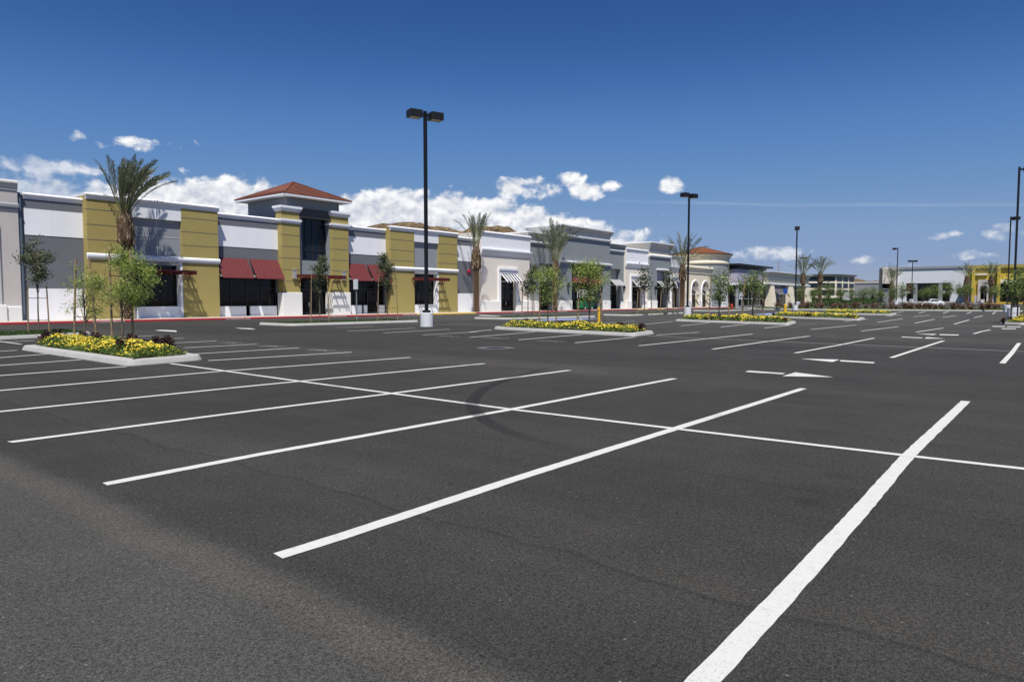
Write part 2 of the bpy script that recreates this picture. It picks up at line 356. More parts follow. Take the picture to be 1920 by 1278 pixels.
# ------------------------------------------------------------------ mesh builder
class MB:
    def __init__(s): s.v = []; s.f = []; s.m = []; s.g = []
    def add(s, vs, fs, mi=0):
        o = len(s.v); s.v += [tuple(p) for p in vs]; s.g.append((o, len(s.v), len(s.f), len(s.f)+len(fs)))
        s.f += [tuple(i + o for i in q) for q in fs]; s.m += [mi] * len(fs)
        return s
    def box(s, x0, x1, y0, y1, z0, z1, mi=0):
        if x0 > x1: x0, x1 = x1, x0
        if y0 > y1: y0, y1 = y1, y0
        return s.add([(x0,y0,z0),(x1,y0,z0),(x1,y1,z0),(x0,y1,z0),(x0,y0,z1),(x1,y0,z1),(x1,y1,z1),(x0,y1,z1)],
              [(3,2,1,0),(4,5,6,7),(0,1,5,4),(1,2,6,5),(2,3,7,6),(3,0,4,7)], mi)
    def bevbox(s, x0, x1, y0, y1, z0, z1, b, mi=0):       # box with chamfered vertical edges and top
        P = [(x0+b,y0),(x1-b,y0),(x1,y0+b),(x1,y1-b),(x1-b,y1),(x0+b,y1),(x0,y1-b),(x0,y0+b)]
        cx, cy = (x0+x1)/2, (y0+y1)/2
        q = lambda p: (p[0] + (b*0.7 if p[0] < cx else -b*0.7), p[1] + (b*0.7 if p[1] < cy else -b*0.7))
        vs = [(p[0],p[1],z0) for p in P] + [(p[0],p[1],z1-b) for p in P] + [(*q(p),z1) for p in P]
        fs = [tuple(range(7,-1,-1)), tuple(range(16,24))]
        for r in (0, 8):
            for i in range(8): fs.append((r+i, r+(i+1)%8, r+8+(i+1)%8, r+8+i))
        return s.add(vs, fs, mi)
    def quad(s, a, b, c, d, mi=0): return s.add([a,b,c,d], [(0,1,2,3)], mi)
    def slab(s, a, b, c, d, th, mi=0):                    # a thick panel on four corners
        a, b, c, d = map(Vector, (a,b,c,d)); n = (b-a).cross(d-a).normalized() * th
        vs = [a,b,c,d,a-n,b-n,c-n,d-n]
        return s.add(vs, [(0,1,2,3),(7,6,5,4),(4,5,1,0),(5,6,2,1),(6,7,3,2),(7,4,0,3)], mi)
    def bar(s, a, b, w, h=None, mi=0):                    # square bar between two points
        a, b = Vector(a), Vector(b); h = h or w; d = (b-a).normalized()
        u = d.cross(Vector((0,0,1)));
        if u.length < 1e-3: u = Vector((1,0,0))
        u.normalize(); v = u.cross(d).normalized()
        o = [u*(w/2)+v*(h/2), -u*(w/2)+v*(h/2), -u*(w/2)-v*(h/2), u*(w/2)-v*(h/2)]
        return s.add([a+k for k in o] + [b+k for k in o], [(0,1,2,3),(7,6,5,4),(0,4,5,1),(1,5,6,2),(2,6,7,3),(3,7,4,0)], mi)
    def tube(s, pts, rad, n=8, mi=0, cap=True):
        pts = [Vector(p) for p in pts]; rings = []
        ref = None
        for i, p in enumerate(pts):
            d = (pts[min(i+1,len(pts)-1)] - pts[max(i-1,0)]).normalized()
            if ref is None:
                ref = d.orthogonal().normalized()
            u = (ref - d*ref.dot(d)).normalized(); ref = u; w = d.cross(u)
            r = rad[i] if isinstance(rad, (list, tuple)) else rad
            rings.append([p + (u*cos(2*pi*k/n) + w*sin(2*pi*k/n))*r for k in range(n)])
        vs = [q for rr in rings for q in rr]; fs = []
        for i in range(len(pts)-1):
            for k in range(n): fs.append((i*n+k, i*n+(k+1)%n, (i+1)*n+(k+1)%n, (i+1)*n+k))
        if cap: fs += [tuple(range(n-1,-1,-1)), tuple(range((len(pts)-1)*n, len(pts)*n))]
        return s.add(vs, fs, mi)
    def lathe(s, prof, c=(0,0,0), n=24, mi=0, a0=0, a1=2*pi):   # profile of (r, z)
        full = abs(a1-a0-2*pi) < 1e-6; k = n if full else n+1
        vs = [(c[0]+r*cos(a0+(a1-a0)*j/n), c[1]+r*sin(a0+(a1-a0)*j/n), c[2]+z) for r, z in prof for j in range(k)]
        fs = []
        for i in range(len(prof)-1):
            for j in range(n):
                j2 = (j+1) % k
                fs.append((i*k+j, i*k+j2, (i+1)*k+j2, (i+1)*k+j))
        return s.add(vs, fs, mi)
    def prism(s, prof, x0, x1, mi=0):                     # profile of (y, z) run along x
        n = len(prof)
        vs = [(x0,y,z) for y,z in prof] + [(x1,y,z) for y,z in prof]
        fs = [tuple(range(n)), tuple(range(2*n-1, n-1, -1))]
        for i in range(n): fs.append((i, i+n, (i+1)%n+n, (i+1)%n))
        return s.add(vs, fs, mi)
    def poly(s, pts, mi=0): return s.add(pts, [tuple(range(len(pts)))], mi)
    def build_each(s, name, m, parent=None):               # one object for every piece
        for a, b, c, d in s.g:
            q = MB(); q.add(s.v[a:b], [tuple(i-a for i in f) for f in s.f[c:d]]); q.build(name, m, parent)
    def build(s, name, mats, parent=None, smooth=False, fixn=False):
        me = bpy.data.meshes.new(name)
        org = Vector((0,0,0)); p = parent
        while p is not None: org += p.location; p = p.parent
        me.from_pydata([(x-org.x, y-org.y, z-org.z) for x,y,z in s.v], [], s.f)
        if not isinstance(mats, (list, tuple)): mats = [mats]
        for m in mats: me.materials.append(m)
        if len(mats) > 1: me.polygons.foreach_set('material_index', s.m)
        if fixn:
            bm = bmesh.new(); bm.from_mesh(me); bmesh.ops.recalc_face_normals(bm, faces=bm.faces); bm.to_mesh(me); bm.free()
        if smooth: me.polygons.foreach_set('use_smooth', [True]*len(me.polygons))
        me.update()
        o = bpy.data.objects.new(name, me); COL.objects.link(o)
        if parent is not None: o.parent = parent
        return o

def tag(o, label=None, cat=None, group=None, kind=None):
    if label: o['label'] = label
    if cat: o['category'] = cat
    if group: o['group'] = group
    if kind: o['kind'] = kind
    return o
def thing(name, label, cat, loc=(0,0,0), group=None):
    o = bpy.data.objects.new(name, None); COL.objects.link(o); o.location = loc
    o.empty_display_size = 0.2
    return tag(o, label, cat, group)
def copy_tree(src, loc, label, group=None, rz=0.0, sc=1.0):
    c = src.copy(); COL.objects.link(c); c.location = loc; c.rotation_euler = (0,0,rz); c.scale = (sc,sc,sc)
    c['label'] = label
    if group: c['group'] = group
    for ch in list(src.children):
        k = ch.copy(); COL.objects.link(k); k.parent = c
        for g in list(ch.children):
            q = g.copy(); COL.objects.link(q); q.parent = k
    return c
def text_mesh(s, size, bold=0.0):
    cu = bpy.data.curves.new('lettering', 'FONT'); cu.body = s; cu.size = size; 
    cu.align_x = 'CENTER'; cu.offset = bold
    o = bpy.data.objects.new('lettering', cu); COL.objects.link(o)
    dg = bpy.context.evaluated_depsgraph_get()
    me = bpy.data.meshes.new_from_object(o.evaluated_get(dg))
    COL.objects.unlink(o); bpy.data.objects.remove(o)
    vs = [v.co.copy() for v in me.vertices]; fs = [tuple(p.vertices) for p in me.polygons]
    bpy.data.meshes.remove(me)
    return vs, fs

ZB = 0.15                                                 # pavement level

# ------------------------------------------------------------------ facade kit (facades run along x and face -y)
def wall_front(mb, x0, x1, z0, z1, y, ops=(), depth=0.35, mi=0):
    xs = sorted({x0, x1, *[o[0] for o in ops], *[o[1] for o in ops]})
    zs = sorted({z0, z1, *[o[2] for o in ops], *[o[3] for o in ops]})
    for i in range(len(xs)-1):
        for j in range(len(zs)-1):
            cx, cz = (xs[i]+xs[i+1])/2, (zs[j]+zs[j+1])/2
            if any(o[0] < cx < o[1] and o[2] < cz < o[3] for o in ops): continue
            mb.quad((xs[i],y,zs[j]),(xs[i+1],y,zs[j]),(xs[i+1],y,zs[j+1]),(xs[i],y,zs[j+1]), mi)
    for o in ops:
        a, b, c, d = o[:4]; dp = y + (o[4] if len(o) > 4 else depth)
        mb.quad((a,y,c),(a,y,d),(a,dp,d),(a,dp,c), mi); mb.quad((b,y,d),(b,y,c),(b,dp,c),(b,dp,d), mi)
        mb.quad((a,y,d),(b,y,d),(b,dp,d),(a,dp,d), mi)
        if c > z0 + 0.01: mb.quad((b,y,c),(a,y,c),(a,dp,c),(b,dp,c), mi)
def wall_mass(mb, x0, x1, y0, y1, z0, z1, mi=0, roof_drop=0.6):
    mb.quad((x0,y1,z0),(x0,y0,z0),(x0,y0,z1),(x0,y1,z1), mi)
    mb.quad((x1,y0,z0),(x1,y1,z0),(x1,y1,z1),(x1,y0,z1), mi)
    mb.quad((x1,y1,z0),(x0,y1,z0),(x0,y1,z1),(x1,y1,z1), mi)
    mb.quad((x0,y0,z1-roof_drop),(x1,y0,z1-roof_drop),(x1,y1,z1-roof_drop),(x0,y1,z1-roof_drop), mi)
    mb.quad((x1,y0+0.3,z1-roof_drop),(x0,y0+0.3,z1-roof_drop),(x0,y0+0.3,z1),(x1,y0+0.3,z1), mi)
    mb.quad((x0,y0,z1),(x1,y0,z1),(x1,y0+0.3,z1),(x0,y0+0.3,z1), mi)
def cornice(parent, x0, x1, y, zt, h, pj, m=None, name='cornice'):
    mb = MB()
    prof = [(y+0.02,zt-h),(y-pj*0.3,zt-h),(y-pj*0.34,zt-h*0.72),(y-pj*0.62,zt-h*0.46),(y-pj*0.66,zt-h*0.32),(y-pj,zt-h*0.30),(y-pj,zt-h*0.16),(y-pj+0.11,zt+0.03),(y+0.4,zt+0.03),(y+0.4,zt-h*0.2),(y+0.02,zt-h*0.2)]
    mb.prism(prof, x0-pj*0.5, x1+pj*0.5)
    return mb.build(name, m or M['trim'], parent, fixn=True)
def flare(parent, x0, x1, y, zb, zt, pj, m, mcap, back=3.0, name='flared_cornice'):
    # flared parapet: narrow at zb, wide at zt, returned on both ends
    mb = MB(); K = 7; rings = []
    for k in range(K):
        t = k/(K-1); e = pj*(t**1.8); z = zb+(zt-zb)*t*0.88
        rings.append([(x0-e,y-e,z),(x1+e,y-e,z),(x1+e,y+back+e,z),(x0-e,y+back+e,z)])
    vs = [p for r in rings for p in r]; fs = []
    for k in range(K-1):
        for i in range(4): fs.append((k*4+i, k*4+(i+1)%4, (k+1)*4+(i+1)%4, (k+1)*4+i))
    mb.add(vs, fs, 0)
    e = pj+0.06; zc = zb+(zt-zb)*0.88
    mb.box(x0-e, x1+e, y-e, y+back+e, zc+0.002, zt, 1)
    return mb.build(name, [m, mcap], parent)
def belt(parent, x0, x1, y, z0, z1, pj, m=None, name='belt_course', ret=True):
    h = z1-z0; mb = MB()
    prof = [(y+0.01,z0),(y-pj*0.45,z0),(y-pj*0.5,z0+h*0.32),(y-pj,z0+h*0.45),(y-pj,z1-h*0.22),(y+0.01,z1+0.02)]
    e = pj*0.5 if ret else 0
    mb.prism(prof, x0-e, x1+e)
    return mb.build(name, m or M['trim'], parent, fixn=True)
def panel(parent, name, x0, x1, z0, z1, y, m, th=0.03):
    return MB().box(x0, x1, y-th, y+0.05, z0, z1).build(name, m, parent)
def mould(parent, x0, x1, y, z0, z1, pj, m=None, name='moulding'):
    prof = [(y+0.01,z0),(y-0.04,z0),(y-pj,z1-0.16),(y-pj,z1),(y+0.01,z1)]
    return MB().prism(prof, x0-pj*0.5, x1+pj*0.5).build(name, m or M['trim'], parent, fixn=True)
def window(parent, x0, x1, z0, z1, y, nx=2, zb=(), m=None, g=None, w=0.07, name='window', d=0.12):
    f = MB(); m = m or M['frame']
    for i in range(nx+1):
        x = x0+(x1-x0)*i/nx; a = min(max(x-w/2, x0), x1-w); f.box(a, a+w, y-d/2, y+d/2, z0, z1)
    cuts = [z0+w/2, *zb, z1-w/2]
    for z in cuts:
        for i in range(nx):
            a = x0+(x1-x0)*i/nx; b = x0+(x1-x0)*(i+1)/nx
            f.box(a+w/2*(1 if i else 2), b-w/2*(1 if i < nx-1 else 2), y-d/2+0.004, y+d/2-0.004, z-w/2, z+w/2)
    fr = f.build(name, m, parent)
    MB().box(x0+0.01, x1-0.01, y+0.005, y+0.02, z0+0.01, z1-0.01).build('pane', g or M['glass'], fr)
    return fr
def door(parent, x0, x1, z0, z1, y, m=None, leaves=2):
    m = m or M['frame']; f = MB(); w = 0.09
    for i in range(leaves):
        a = x0+(x1-x0)*i/leaves; b = x0+(x1-x0)*(i+1)/leaves
        f.box(a+0.01, a+w, y-0.04, y+0.04, z0, z1); f.box(b-w, b-0.01, y-0.04, y+0.04, z0, z1)
        f.box(a+w, b-w, y-0.036, y+0.036, z0, z0+0.22); f.box(a+w, b-w, y-0.036, y+0.036, z1-0.12, z1)
    d = f.build('door', m, parent)
    MB().box(x0+0.02, x1-0.02, y+0.005, y+0.02, z0+0.02, z1-0.02).build('pane', M['glass'], d)
    h = MB(); c = (x0+x1)/2
    for sgn in ((-1, 1) if leaves == 2 else (1,)):
        hx = c+sgn*0.12 if leaves == 2 else x1-0.16
        h.box(hx-0.02, hx+0.02, y-0.11, y-0.07, z0+0.85, z0+1.25)
        h.box(hx-0.015, hx+0.015, y-0.07, y-0.03, z0+0.88, z0+0.92); h.box(hx-0.015, hx+0.015, y-0.07, y-0.03, z0+1.18, z0+1.22)
    g_, h.g = h.g, []
    for k in range(0, len(g_), 3):
        q = MB(); q.add(h.v[g_[k][0]:g_[k+2][1]], [tuple(i-g_[k][0] for i in f) for f in h.f[g_[k][2]:g_[k+2][3]]]); q.build('handle', M['alu'], d)
    return d
def metal_awning(parent, x0, x1, zt, zb, y, pj):
    mb = MB(); n = max(4, int((x1-x0)/0.42))
    a, b, c, d = Vector((x0,y-0.06,zt)), Vector((x1,y-0.06,zt)), Vector((x1,y-pj,zb)), Vector((x0,y-pj,zb))
    mb.slab(d, c, b, a, 0.05)
    nrm = (c-d).cross(a-d).normalized()
    for i in range(n+1):
        t = i/n; p = a.lerp(b, t)+nrm*0.012; q = d.lerp(c, t)+nrm*0.012
        mb.bar(p, q, 0.035, 0.055)
    mb.box(x0, x1, y-pj-0.03, y-pj+0.02, zb-0.06, zb-0.004)
    aw = mb.build('awning', M['redmetal'], parent)
    s = MB()
    for x in (x0+0.12, x1-0.12):
        s.bar((x,y-0.03,zb+0.35),(x,y-pj+0.08,zb+0.04),0.05); s.bar((x,y-0.03,zt-0.1),(x,y-pj*0.72,zb+(zt-zb)*0.28-0.1),0.04)
    s.bar((x0+0.12,y-0.05,zb+0.35),(x1-0.12,y-0.05,zb+0.35),0.05)
    s.build('bracket', M['rail'], aw)
    return aw
def striped_awning(parent, x0, x1, zt, zb, y, pj, m1=None, m2=None):
    mb = MB(); n = max(7, int(round((x1-x0)/0.34))); n += (n+1) % 2
    v = 0.16
    for i in range(n):
        a = x0+(x1-x0)*i/n; b = x0+(x1-x0)*(i+1)/n
        mb.quad((a,y-pj,zb),(b,y-pj,zb),(b,y-0.03,zt),(a,y-0.03,zt), i % 2)
        mb.quad((a,y-pj-0.002,zb-v),(b,y-pj-0.002,zb-v),(b,y-pj-0.002,zb),(a,y-pj-0.002,zb), i % 2)
    aw = mb.build('awning', [m1 or M['rail'], m2 or M['black']], parent)
    s = MB()
    for x in (x0+0.02, x1-0.02):
        s.bar((x,y-0.02,zb),(x,y-pj+0.02,zb),0.035); s.bar((x,y-0.02,zt-0.02),(x,y-pj+0.03,zb-0.03),0.035)
    s.bar((x0,y-pj+0.03,zb-0.03),(x1,y-pj+0.03,zb-0.03),0.035)
    s.build('bracket', M['rail'], aw)
    return aw
def trellis(parent, x0, x1, z, y, pj):
    mb = MB(); h = 0.26
    for i in range(4): mb.box(x0-0.10, x1+0.10, y-pj+0.10+(pj-0.3)*i/3-0.04, y-pj+0.10+(pj-0.3)*i/3+0.04, z+0.03, z+0.03+h*0.45)
    xs = [x0, x0+0.34, x1-0.34, x1] + [x0+0.34+(x1-x0-0.68)*k/5 for k in range(1, 5)]
    for x in xs: mb.box(x-0.045, x+0.045, y-pj, y-0.03, z-h+0.06, z+0.027)
    t = mb.build('trellis', M['redwood'], parent)
    s = MB()
    for x in (x0+0.17, x1-0.17): s.bar((x,y-0.04,z-0.8),(x,y-pj*0.5,z-h+0.05),0.05)
    s.build_each('bracket', M['redwood'], t)
    return t
def wall_lamp(parent, x, z, y, w=0.34, h=0.75, m=None):
    mb = MB(); mb.box(x-w/2, x+w/2, y-0.22, y-0.003, z, z+h); mb.box(x-w/2-0.03, x+w/2+0.03, y-0.25, y-0.0025, z+h, z+h+0.06)
    mb.box(x-w/2-0.03, x+w/2+0.03, y-0.25, y-0.0025, z-0.06, z)
    return mb.build('wall_lamp', m or M['alu'], parent)
def lantern(parent, x, z, y):
    mb = MB(); mb.box(x-0.14, x+0.14, y-0.42, y-0.14, z, z+0.62); mb.lathe([(0.24,0.62),(0.05,0.85),(0.0,0.86)], (x,y-0.28,z), 4)
    mb.box(x-0.05, x+0.05, y-0.16, y-0.003, z+0.2, z+0.35)
    return mb.build('wall_lamp', M['black'], parent)

# ------------------------------------------------------------------ long ochre and grey store
def wall_sec(parent, name, px0, px1, Y, zt, m, ops=(), depth=0.35, back=76, z0=ZB-0.3):
    x0 = px0 if isinstance(px0, float) else fx(px0, Y); x1 = px1 if isinstance(px1, float) else fx(px1, Y)
    mb = MB(); wall_front(mb, x0, x1, z0, zt, Y, ops, depth); wall_mass(mb, x0, x1, Y, back, z0, zt)
    return x0, x1, mb.build(name, m, parent)

store = thing('store_building', 'long ochre and grey store whose square tower has a rust red roof', 'store', (fx(300), 62, 0))
YB = 60.0; YP = 59.2
# plain bay at the left end
xa = fx(45, YB); xb = fx(170, YP)
_, _, w0 = wall_sec(store, 'wall', xa, xb-0.004, YB, 9.35, M['grey'])
cornice(store, xa+0.25, xb-0.15, YB, 9.5, 0.42, 0.16)
panel(store, 'white_band', xa+0.2, xb-0.006, fz(100,443), fz(100,395), YB, M['white'])
panel(store, 'white_plinth', xa+0.2, xb-0.006, ZB, fz(100,541), YB, M['white'])

def pavilion(l0, l1, r0, r1, zt, bt, bb, zrev, zlin, zpan, cross):
    x0, x1, x2, x3 = fx(l0,YP), fx(l1,YP), fx(r0,YP), fx(r1,YP)
    YR = YP + 0.26
    for a, b in ((x0,x1),(x2,x3)):
        mb = MB(); wall_front(mb, a, b, ZB-0.3, zt-0.15, YP); wall_mass(mb, a, b, YP, YP+14, ZB-0.3, zt-0.15)
        p = mb.build('pier', M['yellow'], store)
        g = MB()
        for z in zrev: g.box(a-0.004, b+0.004, YP-0.012, YP+0.5, z-0.022, z+0.022)
        g.build_each('reveal_joint', M['reveal'], p)
    mb = MB(); z1 = zt-0.15
    wall_front(mb, x1+0.003, x2-0.003, bb-0.3, z1, YR); mb.quad((x1,YP+14,z1-0.6),(x1,YR,z1-0.6),(x2,YR,z1-0.6),(x2,YP+14,z1-0.6))
    mb.build('wall', M['greyl'], store)
    panel(store, 'lintel', x1+0.004, x2-0.004, zlin, zt-0.44, YR, M['trim'], 0.24)
    if cross:
        c = MB(); xc = (x1+x2)/2 + 0.05
        c.box(xc-0.035, xc+0.035, YR-0.02, YR+0.03, bt, zlin-0.002); c.box(x1+0.01, x2-0.01, YR-0.018, YR+0.03, zpan-0.03, zpan+0.03)
        c.build('panel_joint', M['trimg'], store)
    cornice(store, x0, x3, YP, zt, 0.46, 0.18)
    belt(store, x0, x3, YP, bb, bt, 0.17)
    # shop window below the belt
    zs = ZB+0.95
    s = MB(); s.box(x1+0.004, x2-0.2, YR-0.02, YR+1.2, ZB-0.1, zs); s.build('sill', M['white'], store)
    j = MB(); j.box(x2-0.19, x2-0.004, YP+0.02, YP+1.2, ZB-0.1, bb-0.01); j.build('jamb', M['white'], store)
    window(store, x1+0.01, x2-0.2, zs+0.01, bb-0.02, YR+0.5, 3, (bb-1.1,))
    tz = bb-0.86
    trellis(store, x1-0.35, x2+0.50, tz, YP, 1.35)
pavilion(168, 252, 344, 412, 9.9, 5.28, 4.85, [fz(300,404,YP)-0.0, fz(300,404,YP)-1.17, fz(300,404,YP)-2.33], 8.35, fz(300,444,YP), True)
pavilion(733, 777.5, 823, 858, 9.92, 5.42, 4.98, [8.45, 7.28, 6.12], 8.42, 6.9, False)

def bay(xs, xe, zt, zw1, zw0, awns, wins, zaw, zwin, dr=None):
    x0, x1 = xs, xe
    zs = ZB+0.95
    ops = [(x0+0.12, x1-0.12, ZB, zwin, 0.4)]
    wall_sec(store, 'wall', x0, x1, YB, zt-0.15, M['grey'], ops, 0.4)
    cornice(store, x0+0.1, x1-0.1, YB, zt, 0.42, 0.16)
    panel(store, 'white_band', x0+0.004, x1-0.004, zw0, zw1, YB, M['white'])
    for a, b in awns: metal_awning(store, a, b, zaw, zaw-1.82, YB, 1.28)
    a, b = x0+0.13, x1-0.13
    window(store, a, b, zs if not dr else ZB, zwin-0.01, YB+0.32, 4, (zwin-1.0,))
    for p, q in wins:
        MB().box(p, q, YB+0.03, YB+0.24, ZB-0.05, zs-0.03).build('sill', M['white'], store)
# bays either side of the tower
x0 = fx(412,YP)+0.004; x1 = fx(531, 59.25)-0.0
bay(x0, x1, 9.5, fz(470,427), fz(470,465), [(x0+0.12,(x0+x1)/2-0.12),((x0+x1)/2+0.2,x1-0.15)], [(x0+0.16,(x0+x1)/2-0.2),((x0+x1)/2+0.25,x1-0.2)], fz(450,484.5), 3.75)
x2 = fx(655,59.25); x3 = fx(733,YP)-0.004
w_ = x3-x2
bay(x2, x3, 9.55, fz(693,446), fz(693,478), [(x2+0.05,x2+w_*0.47),(x2+w_*0.53,x3-0.1)], [(x2+0.16,x2+w_*0.40),(x2+w_*0.46,x2+w_*0.53),(x2+w_*0.82,x3-0.2)], fz(693,496), 3.85)
door(store, x2+w_*0.545, x2+w_*0.80, ZB, 2.6, YB+0.2, leaves=1)
# tower
YT = 59.25; YTB = 59.7
tx0, tx1 = fx(531,YT), fx(564,YT); tx2, tx3 = fx(625,YT), fx(655,YT)
bx0, bx1 = fx(541,YTB), fx(638,YTB)
zt_ = fz(541,372,YTB)+0.1
wy0, wy1 = fz(588,489,YTB), fz(588,409,YTB)
wx0, wx1 = fx(562,YTB+0.5), fx(613,YTB+0.5)
mb = MB()
wall_front(mb, bx0, bx1, 3.9, zt_, YTB, [(wx0,wx1,wy0,wy1,0.9)])
yb_ = YTB+6.9
mb.quad((bx0,yb_,3.9),(bx0,YTB,3.9),(bx0,YTB,zt_),(bx0,yb_,zt_)); mb.quad((bx1,YTB,3.9),(bx1,yb_,3.9),(bx1,yb_,zt_),(bx1,YTB,zt_)); mb.quad((bx1,yb_,3.9),(bx0,yb_,3.9),(bx0,yb_,zt_),(bx1,yb_,zt_))
mb.quad((bx0,YTB,3.9),(bx0,YTB+1.4,3.9),(bx1,YTB+1.4,3.9),(bx1,YTB,3.9))
tower = mb.build('tower', M['grey2'], store)
MB().box(tx1+0.004, tx2-0.004, YTB-0.09, YTB-0.004, wy1+0.05, zt_-0.9).build('header_band', M['dgrey'], tower)
window(store, wx0+0.02, wx1-0.02, wy0+0.02, wy1-0.02, YTB+0.6, 4, [wy0+(wy1-wy0)*k/4 for k in (1,2,3)], g=M['glassb'], w=0.06)
ov = 0.95; ze = zt_+0.05
rf = MB(); e0,e1,f0,f1 = bx0-ov, bx1+ov, YTB-ov, yb_+ov
cx, cy = (e0+e1)/2, (f0+f1)/2; za = fz(555,343,cy)
rf.add([(e0,f0,ze+0.2),(e1,f0,ze+0.2),(e1,f1,ze+0.2),(e0,f1,ze+0.2),(cx-0.3,cy,za),(cx+0.3,cy,za)], [(0,1,5,4),(1,2,5),(2,3,4,5),(3,0,4)], 0)
for a, b, c in (((e0,f0,ze+0.2),(e1,f0,ze+0.2),0),((e0,f1,ze+0.2),(e0,f0,ze+0.2),1)):
    for k in range(1, 30):
        t = k/30; p = Vector(a).lerp(Vector(b), t)
        apex = Vector((cx-0.3+0.6*t, cy, za)) if c == 0 else Vector((cx-0.3, cy, za))
        s = 1-abs(2*t-1)
        q = p + (Vector((p.x, cy, za))-p)*s if c == 0 else p + (Vector((cx, p.y, za))-p)*s
        rf.bar(p+Vector((0,0,0.02)), q+Vector((0,0,0.02)), 0.05, 0.05, 0)
for a in ((e0,f0),(e1,f0),(e0,f1)):
    rf.bar((a[0],a[1],ze+0.24),(cx,cy,za+0.06),0.16,0.1,0)
rf.build('roof', M['copper'], tower)
ev = MB(); ev.box(e0+0.02, e1-0.02, f0+0.02, f1-0.02, ze, ze+0.18); ev.build('eave', M['trim'], tower)
for a, b, zc, zb2 in ((tx0,tx1,fz(545,387,YT),fz(545,411,YT)),(tx2,tx3,fz(640,398,YT),fz(640,420,YT))):
    mb = MB(); wall_front(mb, a, b, ZB-0.3, zc-0.1, YT); wall_mass(mb, a, b, YT, YT+1.0, ZB-0.3, zc-0.1, roof_drop=0.02)
    p = mb.build('tower_pier', M['yellow'], store)
    g = MB()
    for k in range(5):
        z = zb2-0.4-1.12*(k+1)
        g.box(a-0.004, b+0.004, YT-0.012, YT+1.0, z-0.022, z+0.022)
    g.build_each('reveal_joint', M['reveal'], p)
    c = MB(); c.box(a-0.22,b+0.22,YT-0.22,YT+1.25,zc-0.2,zc+0.02); c.box(a-0.15,b+0.15,YT-0.15,YT+1.2,zc-0.36,zc-0.203); c.box(a-0.08,b+0.08,YT-0.08,YT+1.12,zc-0.5,zc-0.363)
    c.build('pier_cap', M['trim'], p)
    c = MB(); c.box(a-0.17,b+0.17,YT-0.17,YT+1.15,zb2-0.2,zb2); c.box(a-0.08,b+0.08,YT-0.08,YT+1.1,zb2-0.4,zb2-0.203); c.build('pier_band', M['trim'], p)
    zz = fz((545 if a == tx0 else 640), 548, YT)
    c = MB(); c.bevbox(a-0.12, b+0.12, YT-0.12, YT+1.2, ZB-0.1, zz, 0.04); c.build('pier_base', M['base'], p)
    wall_lamp(store, (a+b)/2+0.25, fz(550,521,YT), YT-0.01)
# entrance under the tower
window(store, tx1+0.02, tx2-0.02, 2.75, 3.9, YTB+0.9, 3)
door(store, tx1+0.75, tx2-0.75, ZB, 2.72, YTB+0.9)
window(store, tx1+0.02, tx1+0.74, ZB, 2.72, YTB+0.9, 1); window(store, tx2-0.74, tx2-0.02, ZB, 2.72, YTB+0.9, 1)
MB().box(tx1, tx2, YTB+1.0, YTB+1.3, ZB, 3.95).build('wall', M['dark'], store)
trellis(store, tx1-0.45, tx2+0.6, fz(600,518,YT-1.0), YT, 1.3)
# end bay with the fire alarm
xe0 = fx(858,YP)+0.004; xe1 = fx(903,59.2)-0.05
wall_sec(store, 'wall', xe0, xe1, YB, 9.45, M['grey'])
cornice(store, xe0+0.1, xe1-0.1, YB, 9.6, 0.42, 0.16)
panel(store, 'white_band', xe0+0.004, xe1-0.01, fz(875,490), fz(875,461), YB, M['white'])
panel(store, 'white_plinth', xe0+0.004, xe1-0.01, ZB, fz(875,550), YB, M['white'])
mb = MB(); sx, sz = fx(879,YB), fz(879,509,YB)
mb.lathe([(0.30,0.0),(0.30,0.12),(0.12,0.2),(0,0.2)], (0,0,0), 16)
mb.v = [(sx+p[0], YB-0.003-p[2], sz+p[1]) for p in mb.v]
mb.build('fire_alarm', M['strobe'], store)
# ------------------------------------------------------------------ taupe shop at the left edge
b0 = thing('shop_building', 'tall taupe shop cut off by the left edge of the photo', 'shop', (10, 62, 0))
Y = YB-0.3
x0, x1 = fx(-120, Y), fx(40.5, Y)
zt = fz(20, 338, Y)
ax1 = fx(3, Y)
_,_,w = wall_sec(b0, 'wall', x0, x1, Y, zt-0.1, M['taupe'], [(x0+0.9, ax1, ZB, fz(0,420,Y), 0.6)])
cornice(b0, x0, x1-0.1, Y, zt, fz(20,339,Y)-fz(20,357,Y), 0.22, M['trimg'])
belt(b0, x0, x1-0.05, Y, fz(20,394,Y), fz(20,380,Y), 0.14, M['greyl'])
MB().box(ax1-0.35, ax1-0.003, Y-0.12, Y+0.5, ZB, fz(0,418,Y)).build('jamb', M['trimg'], b0)
window(b0, x0+0.95, ax1-0.36, ZB+1.2, fz(0,421,Y), Y+0.4, 2, (4.0,))
c = MB(); c.bevbox(ax1-0.45, ax1+0.25, Y-0.30, Y+0.3, ZB-0.1, fz(20,574,Y)+0.1, 0.05); c.bevbox(ax1+0.26, x1-0.02, Y-0.16, Y+0.3, ZB-0.1, fz(20,574,Y), 0.05)
c.build_each('wainscot', M['base'], b0)
MB().box(x1+0.01, fx(45,YB)-0.01, Y+0.1, Y+6, ZB-0.3, fz(42,362,YB)).build('joint_flashing', M['galv'], b0)

